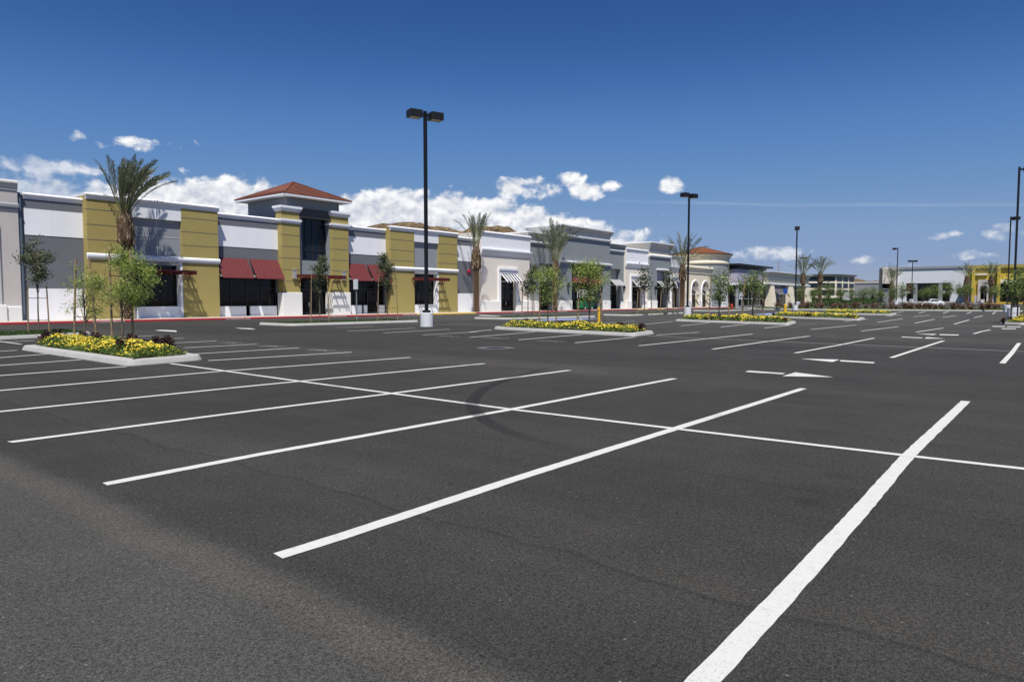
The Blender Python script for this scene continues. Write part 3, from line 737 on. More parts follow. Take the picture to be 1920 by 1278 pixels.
# ------------------------------------------------------------------ beige shops with white friezes
def beige_shop(label, px0, px1, Y, pt, pfr, pm, dpx0, dpx1, pdt, pawn, zw=1.35, mf=None, capm=None):
    x0 = px0 if isinstance(px0, float) else fx(px0, Y); x1 = px1 if isinstance(px1, float) else fx(px1, Y)
    pm_ = (px0 if not isinstance(px0, float) else dpx0)
    th = thing('shop_building', label, 'shop', ((x0+x1)/2, Y+1, 0))
    dx0, dx1 = fx(dpx0, Y), fx(dpx1, Y); mid = (dpx0+dpx1)/2
    zt, zf, zm, zd = fz(mid,pt,Y), fz(mid,pfr,Y), fz(mid,pm,Y), fz(mid,pdt,Y)
    z0, za = fz(mid,pawn[1],Y-1), fz(mid,pawn[0],Y-0.05)
    wall_sec(th, 'wall', x0, x1, Y, zt-0.1, M['beige'], [(dx0,dx1,ZB,zd,0.55)])
    panel(th, 'frieze', x0-0.05, x1+0.05, zf, zt-0.3, Y, M['white'], 0.08)
    cornice(th, x0, x1, Y-0.08, zt, 0.55, 0.18)
    mould(th, x0, x1, Y, zm, zf-0.003, 0.34)
    s = MB(); t = 0.45
    s.box(dx0-t, dx0-0.003, Y-0.2, Y+0.3, ZB, zd+t); s.box(dx1+0.003, dx1+t, Y-0.2, Y+0.3, ZB, zd+t); s.box(dx0-t, dx1+t, Y-0.32, Y+0.2, zd+t+0.003, zd+t+0.3)
    s.box(dx0, dx1, Y-0.195, Y+0.3, zd+0.003, zd+t-0.003)
    s.build('door_surround', M['trim'], th)
    c = MB(); c.bevbox(x0-0.02, dx0-0.02, Y-0.26, Y+0.2, ZB-0.1, ZB+zw, 0.04); c.bevbox(dx1+0.02, x1+0.02, Y-0.26, Y+0.2, ZB-0.1, ZB+zw, 0.04)
    c.build_each('wainscot', M['base'], th)
    window(th, dx0+0.01, dx1-0.01, 2.72, zd-0.01, Y+0.4, 2)
    door(th, dx0+0.02, dx1-0.02, ZB, 2.7, Y+0.4)
    striped_awning(th, dx0-0.05, dx1+0.1, za, z0, Y-0.2, 1.1)
    return th
beige_shop('beige stucco shop with white frieze and striped awning right beside the ochre store', 903, 993, 59.2, 438.5, 469.5, 481, 937.5, 966, 513, (514, 527.5))
YC = 58.2
# ------------------------------------------------------------------ slate shop with the raised entrance
sl = thing('shop_building', 'wide slate grey shop with a raised flared parapet over a deep entrance', 'shop', (95, 60, 0))
Yw = 59.6
xl0, xl1 = fx(993,59.2)+0.1, fx(1052,YC)
zl = fz(1020,457,Yw)
na0, na1, naz = fx(1011.5,Yw), fx(1035,Yw), fz(1023,494,Yw)
wall_sec(sl, 'wall', xl0, xl1, Yw, zl, M['grey2'], [(na0,na1,ZB,naz,0.9)])
flare(sl, xl0-0.1, xl1, Yw, zl+0.25, fz(1020,438,Yw), 0.42, M['flareg'], M['trim'], 4)
belt(sl, xl0, xl1-0.2, Yw, zl-0.1, zl+0.24, 0.24)
MB().box(na0, na1, Yw+0.85, Yw+0.88, fz(1023,520,Yw), naz).build('niche_panel', M['taupe'], sl)
striped_awning(sl, na0+0.02, na1-0.02, fz(1023,516,Yw), fz(1023,526,Yw-0.9), Yw+0.1, 0.9)
window(sl, na0, na1, 2.75, fz(1023,520,Yw), Yw+0.84, 2); door(sl, na0+0.02, na1-0.02, ZB, 2.74, Yw+0.84)
# raised centre
xc0, xc1 = fx(1052,YC), fx(1143,YC)
zc = fz(1098,447.5,YC)
eo0, eo1, eoz = fx(1072,YC), fx(1130,YC), fz(1100,496,YC)
_,_,wc = wall_sec(sl, 'wall', xc0, xc1, YC, zc, M['grey2'], [(eo0,eo1,ZB,eoz,2.6)])
flare(sl, xc0, xc1, YC, zc+0.3, fz(1098,427.5,YC), 0.55, M['flareg'], M['trim'], 6)
belt(sl, xc0, xc1, YC, zc-0.1, zc+0.29, 0.28)
belt(sl, xc0-0.2, xc1+0.2, YC, eoz+0.05, fz(1098,491.5,YC), 0.34, name='canopy_band')
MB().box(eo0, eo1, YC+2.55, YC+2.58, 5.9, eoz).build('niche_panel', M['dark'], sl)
window(sl, eo0+0.02, eo1-0.02, 2.8, 5.9, YC+2.5, 6, (4.3,)); door(sl, eo0+3.4, eo0+6.4, ZB, 2.75, YC+2.5)
window(sl, eo0+0.02, eo0+3.38, ZB, 2.78, YC+2.5, 2); window(sl, eo0+6.42, eo1-0.02, ZB, 2.78, YC+2.5, 2)
metal_awning(sl, eo0+0.3, eo1-0.3, fz(1100,513,YC+2), fz(1100,530,YC), YC+1.3, 1.6)
ro = MB()
for x in (eo0+1.3, eo0+6.0): ro.bar((x,YC+2.4,eoz-0.4),(x+0.3,YC-0.2,fz(1100,529,YC)+0.12),0.06)
ro.build_each('tie_rod', M['wire'], sl)
c = MB()
for a, b in ((xc0-0.1,eo0-0.02),(eo1+0.02,xc1+0.1)): c.bevbox(a, b, YC-0.18, YC+0.9, ZB-0.1, ZB+1.4, 0.04)
# right wing
xr0, xr1 = xc1, fx(1173,59.2)
zr = fz(1158,471,Yw); nb0, nb1, nbz = fx(1142.5,Yw), fx(1163,Yw), fz(1152,504,Yw)
wall_sec(sl, 'wall', xr0, xr1, Yw, zr, M['grey2'], [(nb0+0.3,nb1,ZB,nbz,0.9)])
flare(sl, xr0, xr1, Yw, zr+0.25, fz(1158,458,Yw), 0.42, M['grey2'], M['trim'], 4)
belt(sl, xr0+0.2, xr1, Yw, zr-0.1, zr+0.24, 0.24)
MB().box(nb0, nb1, Yw+0.85, Yw+0.88, fz(1152,526,Yw), nbz).build('niche_panel', M['taupe'], sl)
striped_awning(sl, nb0+0.32, nb1-0.02, fz(1152,524,Yw), fz(1152,534,Yw-1.2), Yw+0.1, 1.2)
window(sl, nb0+0.3, nb1, 2.75, fz(1152,526,Yw), Yw+0.84, 2); door(sl, nb0+0.32, nb1-0.02, ZB, 2.74, Yw+0.84)
for a, b in ((xl0,na0-0.02),(na1+0.02,xl1-0.12),(nb1+0.02,xr1-0.05)): c.bevbox(a, b, Yw-0.18, Yw+0.3, ZB-0.1, ZB+1.4, 0.04)
c.build_each('wainscot', M['base'], sl)
lantern(sl, fx(1168,Yw), 3.6, Yw); lantern(sl, fx(1063,YC), 3.6, YC)
j = MB()
for z in (2.6, 3.6, 4.6, 5.6):
    j.box(xl0+0.01, na0-0.3, Yw-0.012, Yw+0.01, z-0.02, z+0.02)
j.build_each('reveal_joint', M['taupe'], sl)
beige_shop('narrow beige shop squeezed between the two slate grey fronts', fx(1173,59.2)+0.02, 1217, 59.2, 467, 494, 502, 1183, 1203, 524, (525, 537))
# ------------------------------------------------------------------ small slate shop
s5 = thing('shop_building', 'narrow slate grey tower front with a tan flared parapet', 'shop', (121, 60, 0))
Y5 = 58.8; x0, x1 = fx(1217.5,Y5), fx(1256,Y5); z5 = fz(1237,482,Y5)
d0, d1, dz = fx(1231.5,Y5), fx(1250,Y5), fz(1240,508,Y5)
wall_sec(s5, 'wall', x0, x1, Y5, z5, M['grey2'], [(d0,d1,ZB,dz,1.0)])
MB().box(x0+0.02, x1-0.02, Y5+0.02, Y5+4, z5, z5+1.1).build('frieze', M['cream'], s5)
flare(s5, x0, x1, Y5, z5+0.9, fz(1237,455.5,Y5), 0.55, M['flareg'], M['trim'], 5)
belt(s5, x0, x1, Y5, z5-0.1, z5+0.35, 0.26)
belt(s5, d0-0.1, d1+0.2, Y5, dz+0.05, fz(1240,504,Y5), 0.28, name='canopy_band')
MB().box(d0, d1, Y5+0.96, Y5+0.99, fz(1240,526,Y5), dz).build('niche_panel', M['mauve'], s5)
window(s5, d0+0.01, d1-0.01, 2.75, fz(1240,526,Y5), Y5+0.9, 2); door(s5, d0+0.02, d1-0.02, ZB, 2.74, Y5+0.9)
striped_awning(s5, d0+0.03, d1-0.03, fz(1240,527,Y5), fz(1240,537.5,Y5-1.1), Y5+0.1, 1.3)
c = MB(); c.bevbox(x0-0.1, d0-0.02, Y5-0.18, Y5+0.3, ZB-0.1, ZB+1.4, 0.04); c.bevbox(d1+0.02, x1+0.1, Y5-0.18, Y5+0.3, ZB-0.1, ZB+1.4, 0.04); c.build_each('wainscot', M['base'], s5)
lantern(s5, fx(1227,Y5), 3.5, Y5)
j = MB()
for z in (2.4, 3.4, 4.4, 5.4): j.box(x0+0.05, d0-0.3, Y5-0.012, Y5+0.01, z-0.02, z+0.02)
j.build_each('reveal_joint', M['taupe'], s5)
beige_shop('small beige shop behind the palm, left of the round corner building', fx(1256,58.8)+0.05, 1282, 59.6, 480, 500, 509, 1258.5, 1271.5, 525, (526, 538))

# ------------------------------------------------------------------ round corner building
rb = thing('round_building', 'cream round corner building with clay tile roof and arched windows', 'building', (150, 64, 0))
Yr = 60.0; x0, x1 = fx(1281.5,Yr), fx(1333,Yr)
zt = fz(1310,500,Yr)
# arched front wall
archs = [(fx(1296,Yr), fx(1309.5,Yr)), (fx(1315.5,Yr), fx(1328.5,Yr))]
za = fz(1312,527.5,Yr)
def arch_wall(mb, x0, x1, z0, z1, y, archs, ztop, dp):
    xs = x0
    for a, b in archs:
        r = (b-a)/2; cx = (a+b)/2; zs = ztop-r
        mb.quad((xs,y,z0),(a,y,z0),(a,y,z1),(xs,y,z1)); xs = b; K = 10
        for k in range(K):
            t0, t1 = pi-pi*k/K, pi-pi*(k+1)/K
            p = (cx+r*cos(t0), zs+r*sin(t0)); q = (cx+r*cos(t1), zs+r*sin(t1))
            mb.quad((p[0],y,p[1]),(q[0],y,q[1]),(q[0],y,z1),(p[0],y,z1))
            mb.quad((p[0],y,p[1]),(p[0],y+dp,p[1]),(q[0],y+dp,q[1]),(q[0],y,q[1]))
        mb.quad((a,y,z0),(a,y+dp,z0),(a,y+dp,zs),(a,y,zs)); mb.quad((b,y,zs),(b,y+dp,zs),(b,y+dp,z0),(b,y,z0))
    mb.quad((xs,y,z0),(x1,y,z0),(x1,y,z1),(xs,y,z1))
mb = MB(); arch_wall(mb, x0, x1, ZB-0.3, zt, Yr, archs, za, 0.9); wall_mass(mb, x0, x1, Yr, 74, ZB-0.3, zt)
mb.build('wall', M['cream'], rb)
cornice(rb, x0+0.1, x1-0.2, Yr, zt+0.1, 1.5, 0.45, M['cream'])
for a, b in archs:
    r = (b-a)/2; cx = (a+b)/2
    window(rb, a+0.02, b-0.02, ZB, za-0.3, Yr+0.75, 2, (2.7, 4.0))
    t = MB(); pts = [(cx+(r+0.16)*cos(pi-pi*k/12), Yr-0.03, za-r+(r+0.16)*sin(pi-pi*k/12)) for k in range(13)]
    t.tube([(pts[0][0],Yr-0.03,ZB+1.3)]+pts+[(pts[-1][0],Yr-0.03,ZB+1.3)], 0.15, 6)
    t.build('arch_moulding', M['trim'], rb)
    s = MB()
    zq = fz(1312,533,Yr); zp = zq-2.1
    for k in range(5):
        x = a+0.15+(b-a-0.3)*k/4; s.bar((x,Yr+0.6,zq),(x,Yr-1.3,zp),0.12,0.05)
    s.bar((a+0.1,Yr-1.3,zp),(b-0.1,Yr-1.3,zp),0.1); s.bar((a+0.1,Yr-0.4,zp+1.0),(b-0.1,Yr-0.4,zp+1.0),0.08); s.bar((a+0.1,Yr+0.3,zp),(a+0.1,Yr-1.3,zp),0.08); s.bar((b-0.1,Yr+0.3,zp),(b-0.1,Yr-1.3,zp),0.08)
    s.build('awning', M['trimg'], rb)
c = MB(); xs = [x0-0.05] + [v for p in archs for v in p] + [x1+0.1]
for k in range(0, len(xs), 2): c.bevbox(xs[k]+0.02, xs[k+1]-0.02, Yr-0.2, Yr+0.3, ZB-0.1, ZB+1.4, 0.04)
c.build_each('wainscot', M['base'], rb)
CY = 66.0; CXr = fx(1312, CY); RD = 6.35
dd = CXr*cos(YAW)+CY*sin(YAW)
hz = lambda py: HCAM + (562.2-py)*(dd-4)/FPX
mb = MB(); mb.lathe([(RD,hz(560)-3),(RD,hz(520)),(RD,hz(495.5))], (CXr,CY,0), 56); mb.build('drum', M['grey2'], rb, smooth=True)
mb = MB(); mb.lathe([(RD+0.01,-0.2),(RD+0.14,-0.2),(RD+0.14,hz(520)),(RD+0.01,hz(520)+0.05)], (CXr,CY,0), 56, a0=-pi*0.62, a1=-pi*0.02); mb.build('drum_base', M['base'], rb)
mb = MB(); mb.lathe([(RD+0.02,hz(497)),(RD+0.22,hz(495)),(RD+0.26,hz(492.5)),(RD+0.18,hz(491.5)),(RD+0.05,hz(487.5)),(RD+0.12,hz(486.5)),(RD+0.25,hz(483)),(RD+0.55,hz(480)),(RD+0.65,hz(479.3)),(RD+0.65,hz(477.8)),(RD,hz(477.8))], (CXr,CY,0), 64); mb.build('flared_cornice', M['cream'], rb)
mb = MB(); prof = []; z0_, z1_ = hz(477.4), fz(1303,461,CY)
n = 14
for k in range(n):
    t0, t1 = k/n, (k+1)/n; r0, r1 = (RD+0.85)*(1-t0)+0.05, (RD+0.85)*(1-t1)+0.05
    prof += [(r0, z0_+(z1_-z0_)*t0+0.10), (r1, z0_+(z1_-z0_)*t1+0.02)]
mb.lathe([(RD,z0_-0.05),(RD+0.8,z0_-0.02)]+prof, (CXr,CY,0), 64)
mb.build('roof', M['tile'], rb)

# ------------------------------------------------------------------ mauve modern shop
mv = thing('shop_building', 'mauve modern shop under a flat overhanging black roof', 'shop', (170, 60, 0))
Ym = 58.6; x0, x1 = fx(1382,Ym), fx(1437,Ym)
zt, zb = fz(1400,505.5,Ym), fz(1400,531,Ym)
mb = MB(); mb.box(x0, x1, Ym, Ym+16, zb, zt); mb.build('wall', M['mauve'], mv)
mb = MB(); mb.box(x0-0.15, x1+0.1, Ym-0.15, Ym+16.1, zb-0.5, zb-0.004); mb.build('belt_course', M['trim'], mv)
zr0, zr1 = fz(1400,501.5,Ym), fz(1400,494.5,Ym-1)
mb = MB(); mb.box(x0-0.15, x1-1.0, Ym-0.15, Ym+16, zt+0.003, zr0+0.3); mb.box(x0-0.7, x1+3.0, Ym-0.6, Ym+17, zr0+0.303, zr1); mb.build('roof', M['blackroof'], mv)
n = 5
window(mv, x0+0.2, x1-0.2, ZB, zb-0.52, Ym+0.3, 5, (1.9, 3.9), M['alu'], w=0.2)
for k in range(3):
    mb = MB(); x = x0+0.2+(x1-x0)*(k+0.02)/2.05; mb.box(x, x+0.5, Ym-0.02, Ym+0.6, ZB-0.2, zb-0.51); mb.build('column', M['alu'], mv)
mb = MB(); mb.box(x0+0.1, x0+0.3, Ym+0.7, Ym+15, ZB-0.2, zb-0.51); mb.build('glazed_side', M['glass'], mv)
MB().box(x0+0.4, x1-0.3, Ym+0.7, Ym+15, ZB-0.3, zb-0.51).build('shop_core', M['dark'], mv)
# ------------------------------------------------------------------ cream pavilion with battered piers
cr = thing('shop_building', 'low cream shop with battered piers and a dark slatted awning', 'shop', (190, 58, 0))
Yc = 57.4; x0, x1 = fx(1438.5,Yc), fx(1517,Yc)
ztop, zcb, zbt, zbb = fz(1478,512,Yc), fz(1478,521,Yc), fz(1478,532.5,Yc), fz(1478,535,Yc)
piers = [(1443,1449.5),(1477,1485),(1509.5,1517)]
mb = MB(); mb.box(x0+0.6, x1-0.6, Yc, Yc+14, zbt+0.003, zcb+0.4); mb.build('wall', M['cream'], cr)
flare(cr, x0+0.6, x1-0.6, Yc, zcb-0.1, ztop, 0.9, M['trimg'], M['trim'], 13.5)
mb = MB(); mb.box(x0+0.1, x1-0.1, Yc-0.35, Yc+14.3, zbb, zbt); mb.build('belt_course', M['trim'], cr)
for a, b in piers:
    a, b = fx(a,Yc), fx(b,Yc); mb = MB(); e = 0.9
    mb.add([(a-0.2,Yc-e,0),(b+0.2,Yc-e,0),(b+0.2,Yc+1.2,0),(a-0.2,Yc+1.2,0),(a,Yc-0.2,zbb-0.003),(b,Yc-0.2,zbb-0.003),(b,Yc+1,zbb-0.003),(a,Yc+1,zbb-0.003)], [(0,1,5,4),(1,2,6,5),(2,3,7,6),(3,0,4,7),(4,5,6,7)])
    mb.build('pier', M['cream'], cr)
for k in range(2):
    a, b = fx(piers[k][1],Yc)+0.3, fx(piers[k+1][0],Yc)-0.3
    window(cr, a, b, ZB, zbb-0.01, Yc+0.7, 4, (2.7,))
    s = MB(); zq = zbb-0.5
    for i in range(9):
        x = a+0.2+(b-a-0.4)*i/8; s.bar((x,Yc+0.5,zq),(x,Yc-1.3,zq-1.9),0.1,0.06)
    s.bar((a+0.2,Yc-1.3,zq-1.9),(b-0.2,Yc-1.3,zq-1.9),0.1); s.bar((a+0.2,Yc+0.5,zq),(b-0.2,Yc+0.5,zq),0.1)
    s.build('awning', M['trimg'], cr)
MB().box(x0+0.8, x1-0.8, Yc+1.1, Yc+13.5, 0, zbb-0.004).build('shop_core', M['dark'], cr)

# ------------------------------------------------------------------ far office block
of = thing('office_building', 'distant three storey office block with dark ribbon windows', 'office', (330, 80, 0))
dO = 330.0
pc = at(1567, 560, dO); pl = at(1510, 560, dO*1.0); pr = at(1601, 560, dO*1.04)
ztO = HCAM+(562-514)*dO/FPX
def face_frame(a, b): d = Vector((b.x-a.x, b.y-a.y, 0)); return d.length, d.normalized()
wo = MB(); far_ = Vector((FW.x,FW.y,0)).normalized()*25
P4 = [pl, pc, pr, pr+far_, pl+far_]
for i in range(5):
    a, b = P4[i], P4[(i+1)%5]; wo.quad((a.x,a.y,0),(b.x,b.y,0),(b.x,b.y,ztO-1.2),(a.x,a.y,ztO-1.2))
wo.poly([(p.x,p.y,ztO-1.25) for p in P4])
wo.build('wall', M['cream'], of)
ro = MB(); cen = sum(P4, Vector())/5
Q = [p+(p-cen).normalized()*1.6 for p in P4]
ro.add([(p.x,p.y,ztO-1.1) for p in P4]+[(q.x,q.y,ztO) for q in Q], [(i,(i+1)%5,5+(i+1)%5,5+i) for i in range(5)]+[(5,6,7,8,9)])
ro.build('roof', M['taupe'], of)
zr_ = [(HCAM+(562-y1)*dO/FPX, HCAM+(562-y0)*dO/FPX) for y0, y1 in ((518.5,527),(530.5,539.5),(543,553))]
for (z0, z1) in zr_:
    ln, d = face_frame(pl, pc); n_ = Vector((d.y,-d.x,0))
    w = MB(); a = pl+d*0.5+n_*0.06; b = pc-d*0.6+n_*0.06
    w.quad((a.x,a.y,z0),(b.x,b.y,z0),(b.x,b.y,z1),(a.x,a.y,z1)); w.build('window', M['glassb'], of)
    ln, d = face_frame(pc, pr); n_ = Vector((d.y,-d.x,0))
    for k in range(3):
        w = MB(); a = pc+d*(ln*(k+0.12)/3)+n_*0.06; b = pc+d*(ln*(k+0.92)/3)+n_*0.06
        w.quad((a.x,a.y,z0),(b.x,b.y,z0),(b.x,b.y,z1),(a.x,a.y,z1)); w.build('window', M['glassb'], of)
# far grey hall
fh = thing('far_building', 'distant grey flat roofed hall right of the office block', 'building', at(1622,560,380).xy.to_3d())
a, b = at(1600,560,380), at(1652,560,370)
mb = MB(); z = HCAM+(562-531)*375/FPX
vs = [(a.x,a.y,0),(b.x,b.y,0),(b.x+20,b.y+16,0),(a.x+20,a.y+16,0)]
mb.add(vs+[(x,y,z) for x,y,_ in vs], [(0,1,5,4),(1,2,6,5),(2,3,7,6),(3,0,4,7),(4,5,6,7)])
mb.build('wall', M['greyl'], fh)
mb = MB(); mb.add([(x-0.3,y-0.2,z+0.02) for x,y,_ in vs]+[(x-0.3,y-0.2,z+0.9) for x,y,_ in vs], [(0,1,5,4),(1,2,6,5),(2,3,7,6),(3,0,4,7),(4,5,6,7)]); mb.build('roof', M['trimg'], fh)

# ------------------------------------------------------------------ pale box store and mustard store (facades face the camera, along y)
class FX:                                                # facade running along -y at x = X; local u grows to the right
    def __init__(s, X): s.X = X
    def u(s, px, X=None):
        d = ray(px, 555); return -d.y*(X or s.X)/d.x
    def z(s, px, py, X=None):
        d = ray(px, py); return HCAM+d.z*(X or s.X)/d.x
def to_x(mb, X):                                         # facade built facing -y at y=0 -> facing -x at x=X
    mb.v = [(X+p[1], -p[0], p[2]) for p in mb.v]; return mb
XW = 214.0; E = FX(XW); gz = rise(235, 0)
def xb_(parent, name, m, boxes, X=XW):
    mb = MB()
    for b in boxes: mb.box(*b)
    return to_x(mb, X).build_each(name, m, parent)
bw = thing('big_box_store', 'pale grey windowless big box store with a wide dark glazed entrance', 'store', (XW, -10, 0))
zt = lambda px: E.z(px, 507-(px-1686)*0.058)
u0, u1 = E.u(1682), E.u(1813)
ztA = E.z(1750, 503.5)
o0, o1, oz = E.u(1698.5), E.u(1781), E.z(1740, 530.5)
mb = MB(); wall_front(mb, u0, u1, gz-1, ztA, 0, [(o0,o1,gz,oz,2.2)]); wall_mass(mb, u0, u1, 0, 40, gz-1, ztA)
to_x(mb, XW).build('wall', M['boxwhite'], bw)
xb_(bw, 'parapet_cap', M['greyl'], [(u0-0.1,u1,-0.25,0.5,ztA+0.01,ztA+0.6)])
c0, c1 = E.u(1715.5), E.u(1762.5)
zc_ = E.z(1740,544.5)
xb_(bw, 'fascia', M['dgrey'], [(c0+0.5,c1-0.1,1.2,1.6,zc_,oz-0.02)])
xb_(bw, 'transom', M['trimg'], [(o0+0.02,c0-0.1,0.3,1.0,zc_-0.7,zc_-0.1),(c1+0.6,o1-0.02,0.3,1.0,zc_-0.7,zc_-0.1)])
for a in (c0, c1): xb_(bw, 'column', M['greyl'], [(a-0.45,a+0.45,0.1,1.0,gz-0.5,oz-0.03)])
xb_(bw, 'pane', M['glass'], [(o0,o1,2.0,2.15,gz,oz)])
f = MB(); n = 12
for k in range(n+1):
    x = o0+0.1+(o1-o0-0.2)*k/n; f.box(x-0.06,x+0.06,1.9,1.98,gz,oz-0.05)
to_x(f, XW).build('frame', M['frame'], bw)
xb_(bw, 'jamb_panel', M['strobe'], [(o0+0.02,o0+0.9,0.9,1.4,zc_+0.1,oz-0.1)])
u2, u3 = E.u(1650), E.u(1683)
ztB = E.z(1665,501)
xb_(bw, 'corner_block', M['dgrey'], [(u2,E.u(1656.5),-2.0,20,gz-1,E.z(1652,503))])
xb_(bw, 'corner_panel', M['beige'], [(E.u(1656.5)+0.02,u3-1.8,-2.2,18,E.z(1665,532),ztB)])
xb_(bw, 'corner_wall', M['taupe'], [(u3-1.75,u3-0.05,-1.5,18,gz-1,ztB-0.1),(E.u(1656.5)+0.02,E.u(1668),-1.6,16,gz-1,E.z(1665,542))])
xb_(bw, 'pane', M['glass'], [(E.u(1656.5)+0.3,u3-1.9,-0.6,10,E.z(1665,541),E.z(1665,532)-0.02),(E.u(1668)+0.02,u3-1.9,-0.5,10,gz,E.z(1665,542))])
xb_(bw, 'transom', M['trimg'], [(E.u(1656.5)+0.1,u3-1.9,-1.9,0,E.z(1665,542.2),E.z(1665,541))])

XM = 208.0; E2 = FX(XM)
bm_ = thing('big_box_store', 'mustard yellow store with projecting fins and deep olive eaves', 'store', (XM, -35, 0))
u0, u1 = E2.u(1812), E2.u(1990)
ztM = E2.z(1870,497); zb1 = E2.z(1850,502); zbt = E2.z(1850,527.5)
d0, d1, dz = E2.u(1838), E2.u(1850), E2.z(1845,536.5)
g0 = E2.u(1874.5)
mb = MB(); wall_front(mb, u0, u1, gz-1, ztM-0.5, 0, [(d0,d1,gz,dz,1.0),(g0,u1-2,gz,zbt-0.2,1.2)]); wall_mass(mb, u0, u1, 0, 40, gz-1, ztM-0.5)
to_x(mb, XM).build('wall', M['lemon'], bm_)
xb_(bm_, 'eave', M['lemon2'], [(u0,u1,-0.55,1.5,ztM-0.7,ztM+0.1)], XM)
for p in (1824.5, 1872): xb_(bm_, 'fin', M['lemon'], [(E2.u(p)-0.32,E2.u(p)+0.32,-1.0,-0.003,gz-0.5,ztM-0.61)], XM)
xb_(bm_, 'belt_course', M['cream'], [(u0,E2.u(1824.5)-0.33,-0.5,-0.003,zbt-0.3,zbt+0.3),(E2.u(1872)+0.33,u1,-0.6,-0.003,zbt-0.4,zbt+0.4)], XM)
xb_(bm_, 'door_surround', M['taupe'], [(E2.u(1833),d0-0.01,-0.5,-0.003,gz,dz+1.6),(d1+0.01,E2.u(1855),-0.5,-0.003,gz,dz+1.6),(d0,d1,-0.49,-0.004,dz+0.01,dz+1.59)], XM)
xb_(bm_, 'cap', M['cream'], [(E2.u(1826)+0.2,E2.u(1850.5),-0.55,-0.003,E2.z(1838,516),E2.z(1838,512.5))], XM)
xb_(bm_, 'pane', M['glass'], [(d0,d1,0.8,0.95,gz,dz),(g0,u1-2,1.0,1.15,gz,zbt-0.2)], XM)
xb_(bm_, 'wainscot', M['mauve'], [(u0-0.05,E2.u(1833)-0.01,-0.3,0.1,gz-0.6,gz+1.6),(E2.u(1855)+0.01,g0-0.01,-0.3,0.1,gz-0.6,gz+1.6)], XM)
f = MB()
for k in range(9):
    x = g0+0.1+(u1-2-g0-0.2)*k/8; f.box(x-0.08,x+0.08,0.86,0.98,gz,zbt-0.25)
f.box(g0,u1-2,0.88,0.97,gz+4.2,gz+4.4)
to_x(f, XM).build('frame', M['frame'], bm_)
# ------------------------------------------------------------------ ground
def struct(o): o['kind'] = 'structure'; return o
mb = MB()
xs = [-60,-20,0,20,40,60,80,100,122,135,150,165,180,195,210,222,235,260,400]
ys = [-140,-100,-60,-30,0,20,32,34,36,38,40,42,44,46,48,50,52,56,90]
for i in range(len(xs)-1):
    for j in range(len(ys)-1):
        p = [(xs[i],ys[j]),(xs[i+1],ys[j]),(xs[i+1],ys[j+1]),(xs[i],ys[j+1])]
        mb.poly([(x,y,rise(x,y)) for x,y in p])
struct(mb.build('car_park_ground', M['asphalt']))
mb = MB(); S = 6000
mb.poly([(-S,-S,-0.35),(S,-S,-0.35),(S,S,-0.35),(-S,S,-0.35)])
struct(mb.build('open_ground', M['dirt']))

# sidewalk and kerb before the shops
YK = 55.3
xA, xB = -25, fx(1368, YK)
struct(MB().box(xA, xB, YK+0.301, 60.2, -0.2, ZB).build('sidewalk', M['walk']))
segs = [(xA, fx(781,YK), 'kred'), (fx(781,YK), fx(893,YK), 'kyel'), (fx(893,YK), fx(1196,YK), 'kred'), (fx(1196,YK), fx(1216,YK), 'kyel'), (fx(1216,YK), fx(1233,YK), 'kred'),(fx(1233,YK), fx(1247,YK), 'kyel'),(fx(1247,YK), xB, 'kred')]
for a, b, m in segs:
    mb = MB(); mb.prism([(YK,-0.2),(YK,ZB-0.04),(YK+0.04,ZB+0.001),(YK+0.3,ZB+0.001),(YK+0.3,-0.2)], a+0.004, b-0.004)
    k = struct(mb.build('kerb', M[m], fixn=True))
tx = MB(); tv, tf = text_mesh('NO PARKING FIRE LANE', 0.17, 0.006)
for p in (203, 446, 632, 769, 972, 1056, 1112, 1265):
    x = fx(p, YK); tx.add([(x+v.x*1.2, YK-0.004, 0.004+v.y*0.9) for v in tv], tf)
struct(tx.build('kerb_lettering', M['paint']))

# ------------------------------------------------------------------ painted markings
def stripe(mb, pts, w, z=0.004, px=True):
    P = [(G(*p) if px else Vector(p)).xy for p in pts]
    Q = [P[0]]                                            # brushed edges wander a few millimetres
    for i in range(len(P)-1):
        ln = (P[i+1]-P[i]).length; near_ = min(P[i].length, P[i+1].length)
        st_ = 0.09 if near_ < 9 else 0.25 if near_ < 22 else 2.0
        k = max(1, int(ln/st_))
        Q += [P[i].lerp(P[i+1], j/k) for j in range(1, k+1)]
    n = len(Q); vs = []
    for i, q in enumerate(Q):
        d = (Q[min(i+1,n-1)]-Q[max(i-1,0)]).normalized(); nn = Vector((-d.y,d.x))
        lo_ = 0.004*mnoise.noise(Vector((q.x*0.9,q.y*0.9,1.7)))
        for sg in (-1, 1):
            e = q+nn*sg*(w/2+lo_*sg*0.4+U(-0.0035,0.0035)+0.0025*mnoise.noise(Vector((q.x*4,q.y*4,sg*3.1))))
            if i in (0, n-1): e += d*U(-0.02,0.02)
            vs.append((e.x, e.y, rise(e.x,e.y)+z))
    mb.add(vs, [(2*i,2*i+2,2*i+3,2*i+1) for i in range(n-1)])
W = 0.13
st = MB()
L0 = [(1318,1278),(1484,1100),(1596,977),(1703,854),(1811,752)]
g0, g1 = G(1318,1278), G(1484,1100)
st.poly  # first stall line continues under the camera
P0 = [tuple(g0+(g0-g1)*0.9)]
near = [Vector((P0[0][0],P0[0][1],0))]+[G(*p) for p in L0]
stripe(st, [tuple(p) for p in near], W, px=False)
for pts in ([(520,1043),(640,1005.5),(960,899.5),(1268,803),(1507,728)],
            [(200,907),(480,853),(957,767.5),(1265,709.5)],
            [(18,829),(480,769),(730,738),(1068,694)],
            [(-120,787),(0,771.5),(480,722.5),(908,681.5)],
            [(-200,748.5),(0,732),(413,696),(770,670)]): stripe(st, pts, W)
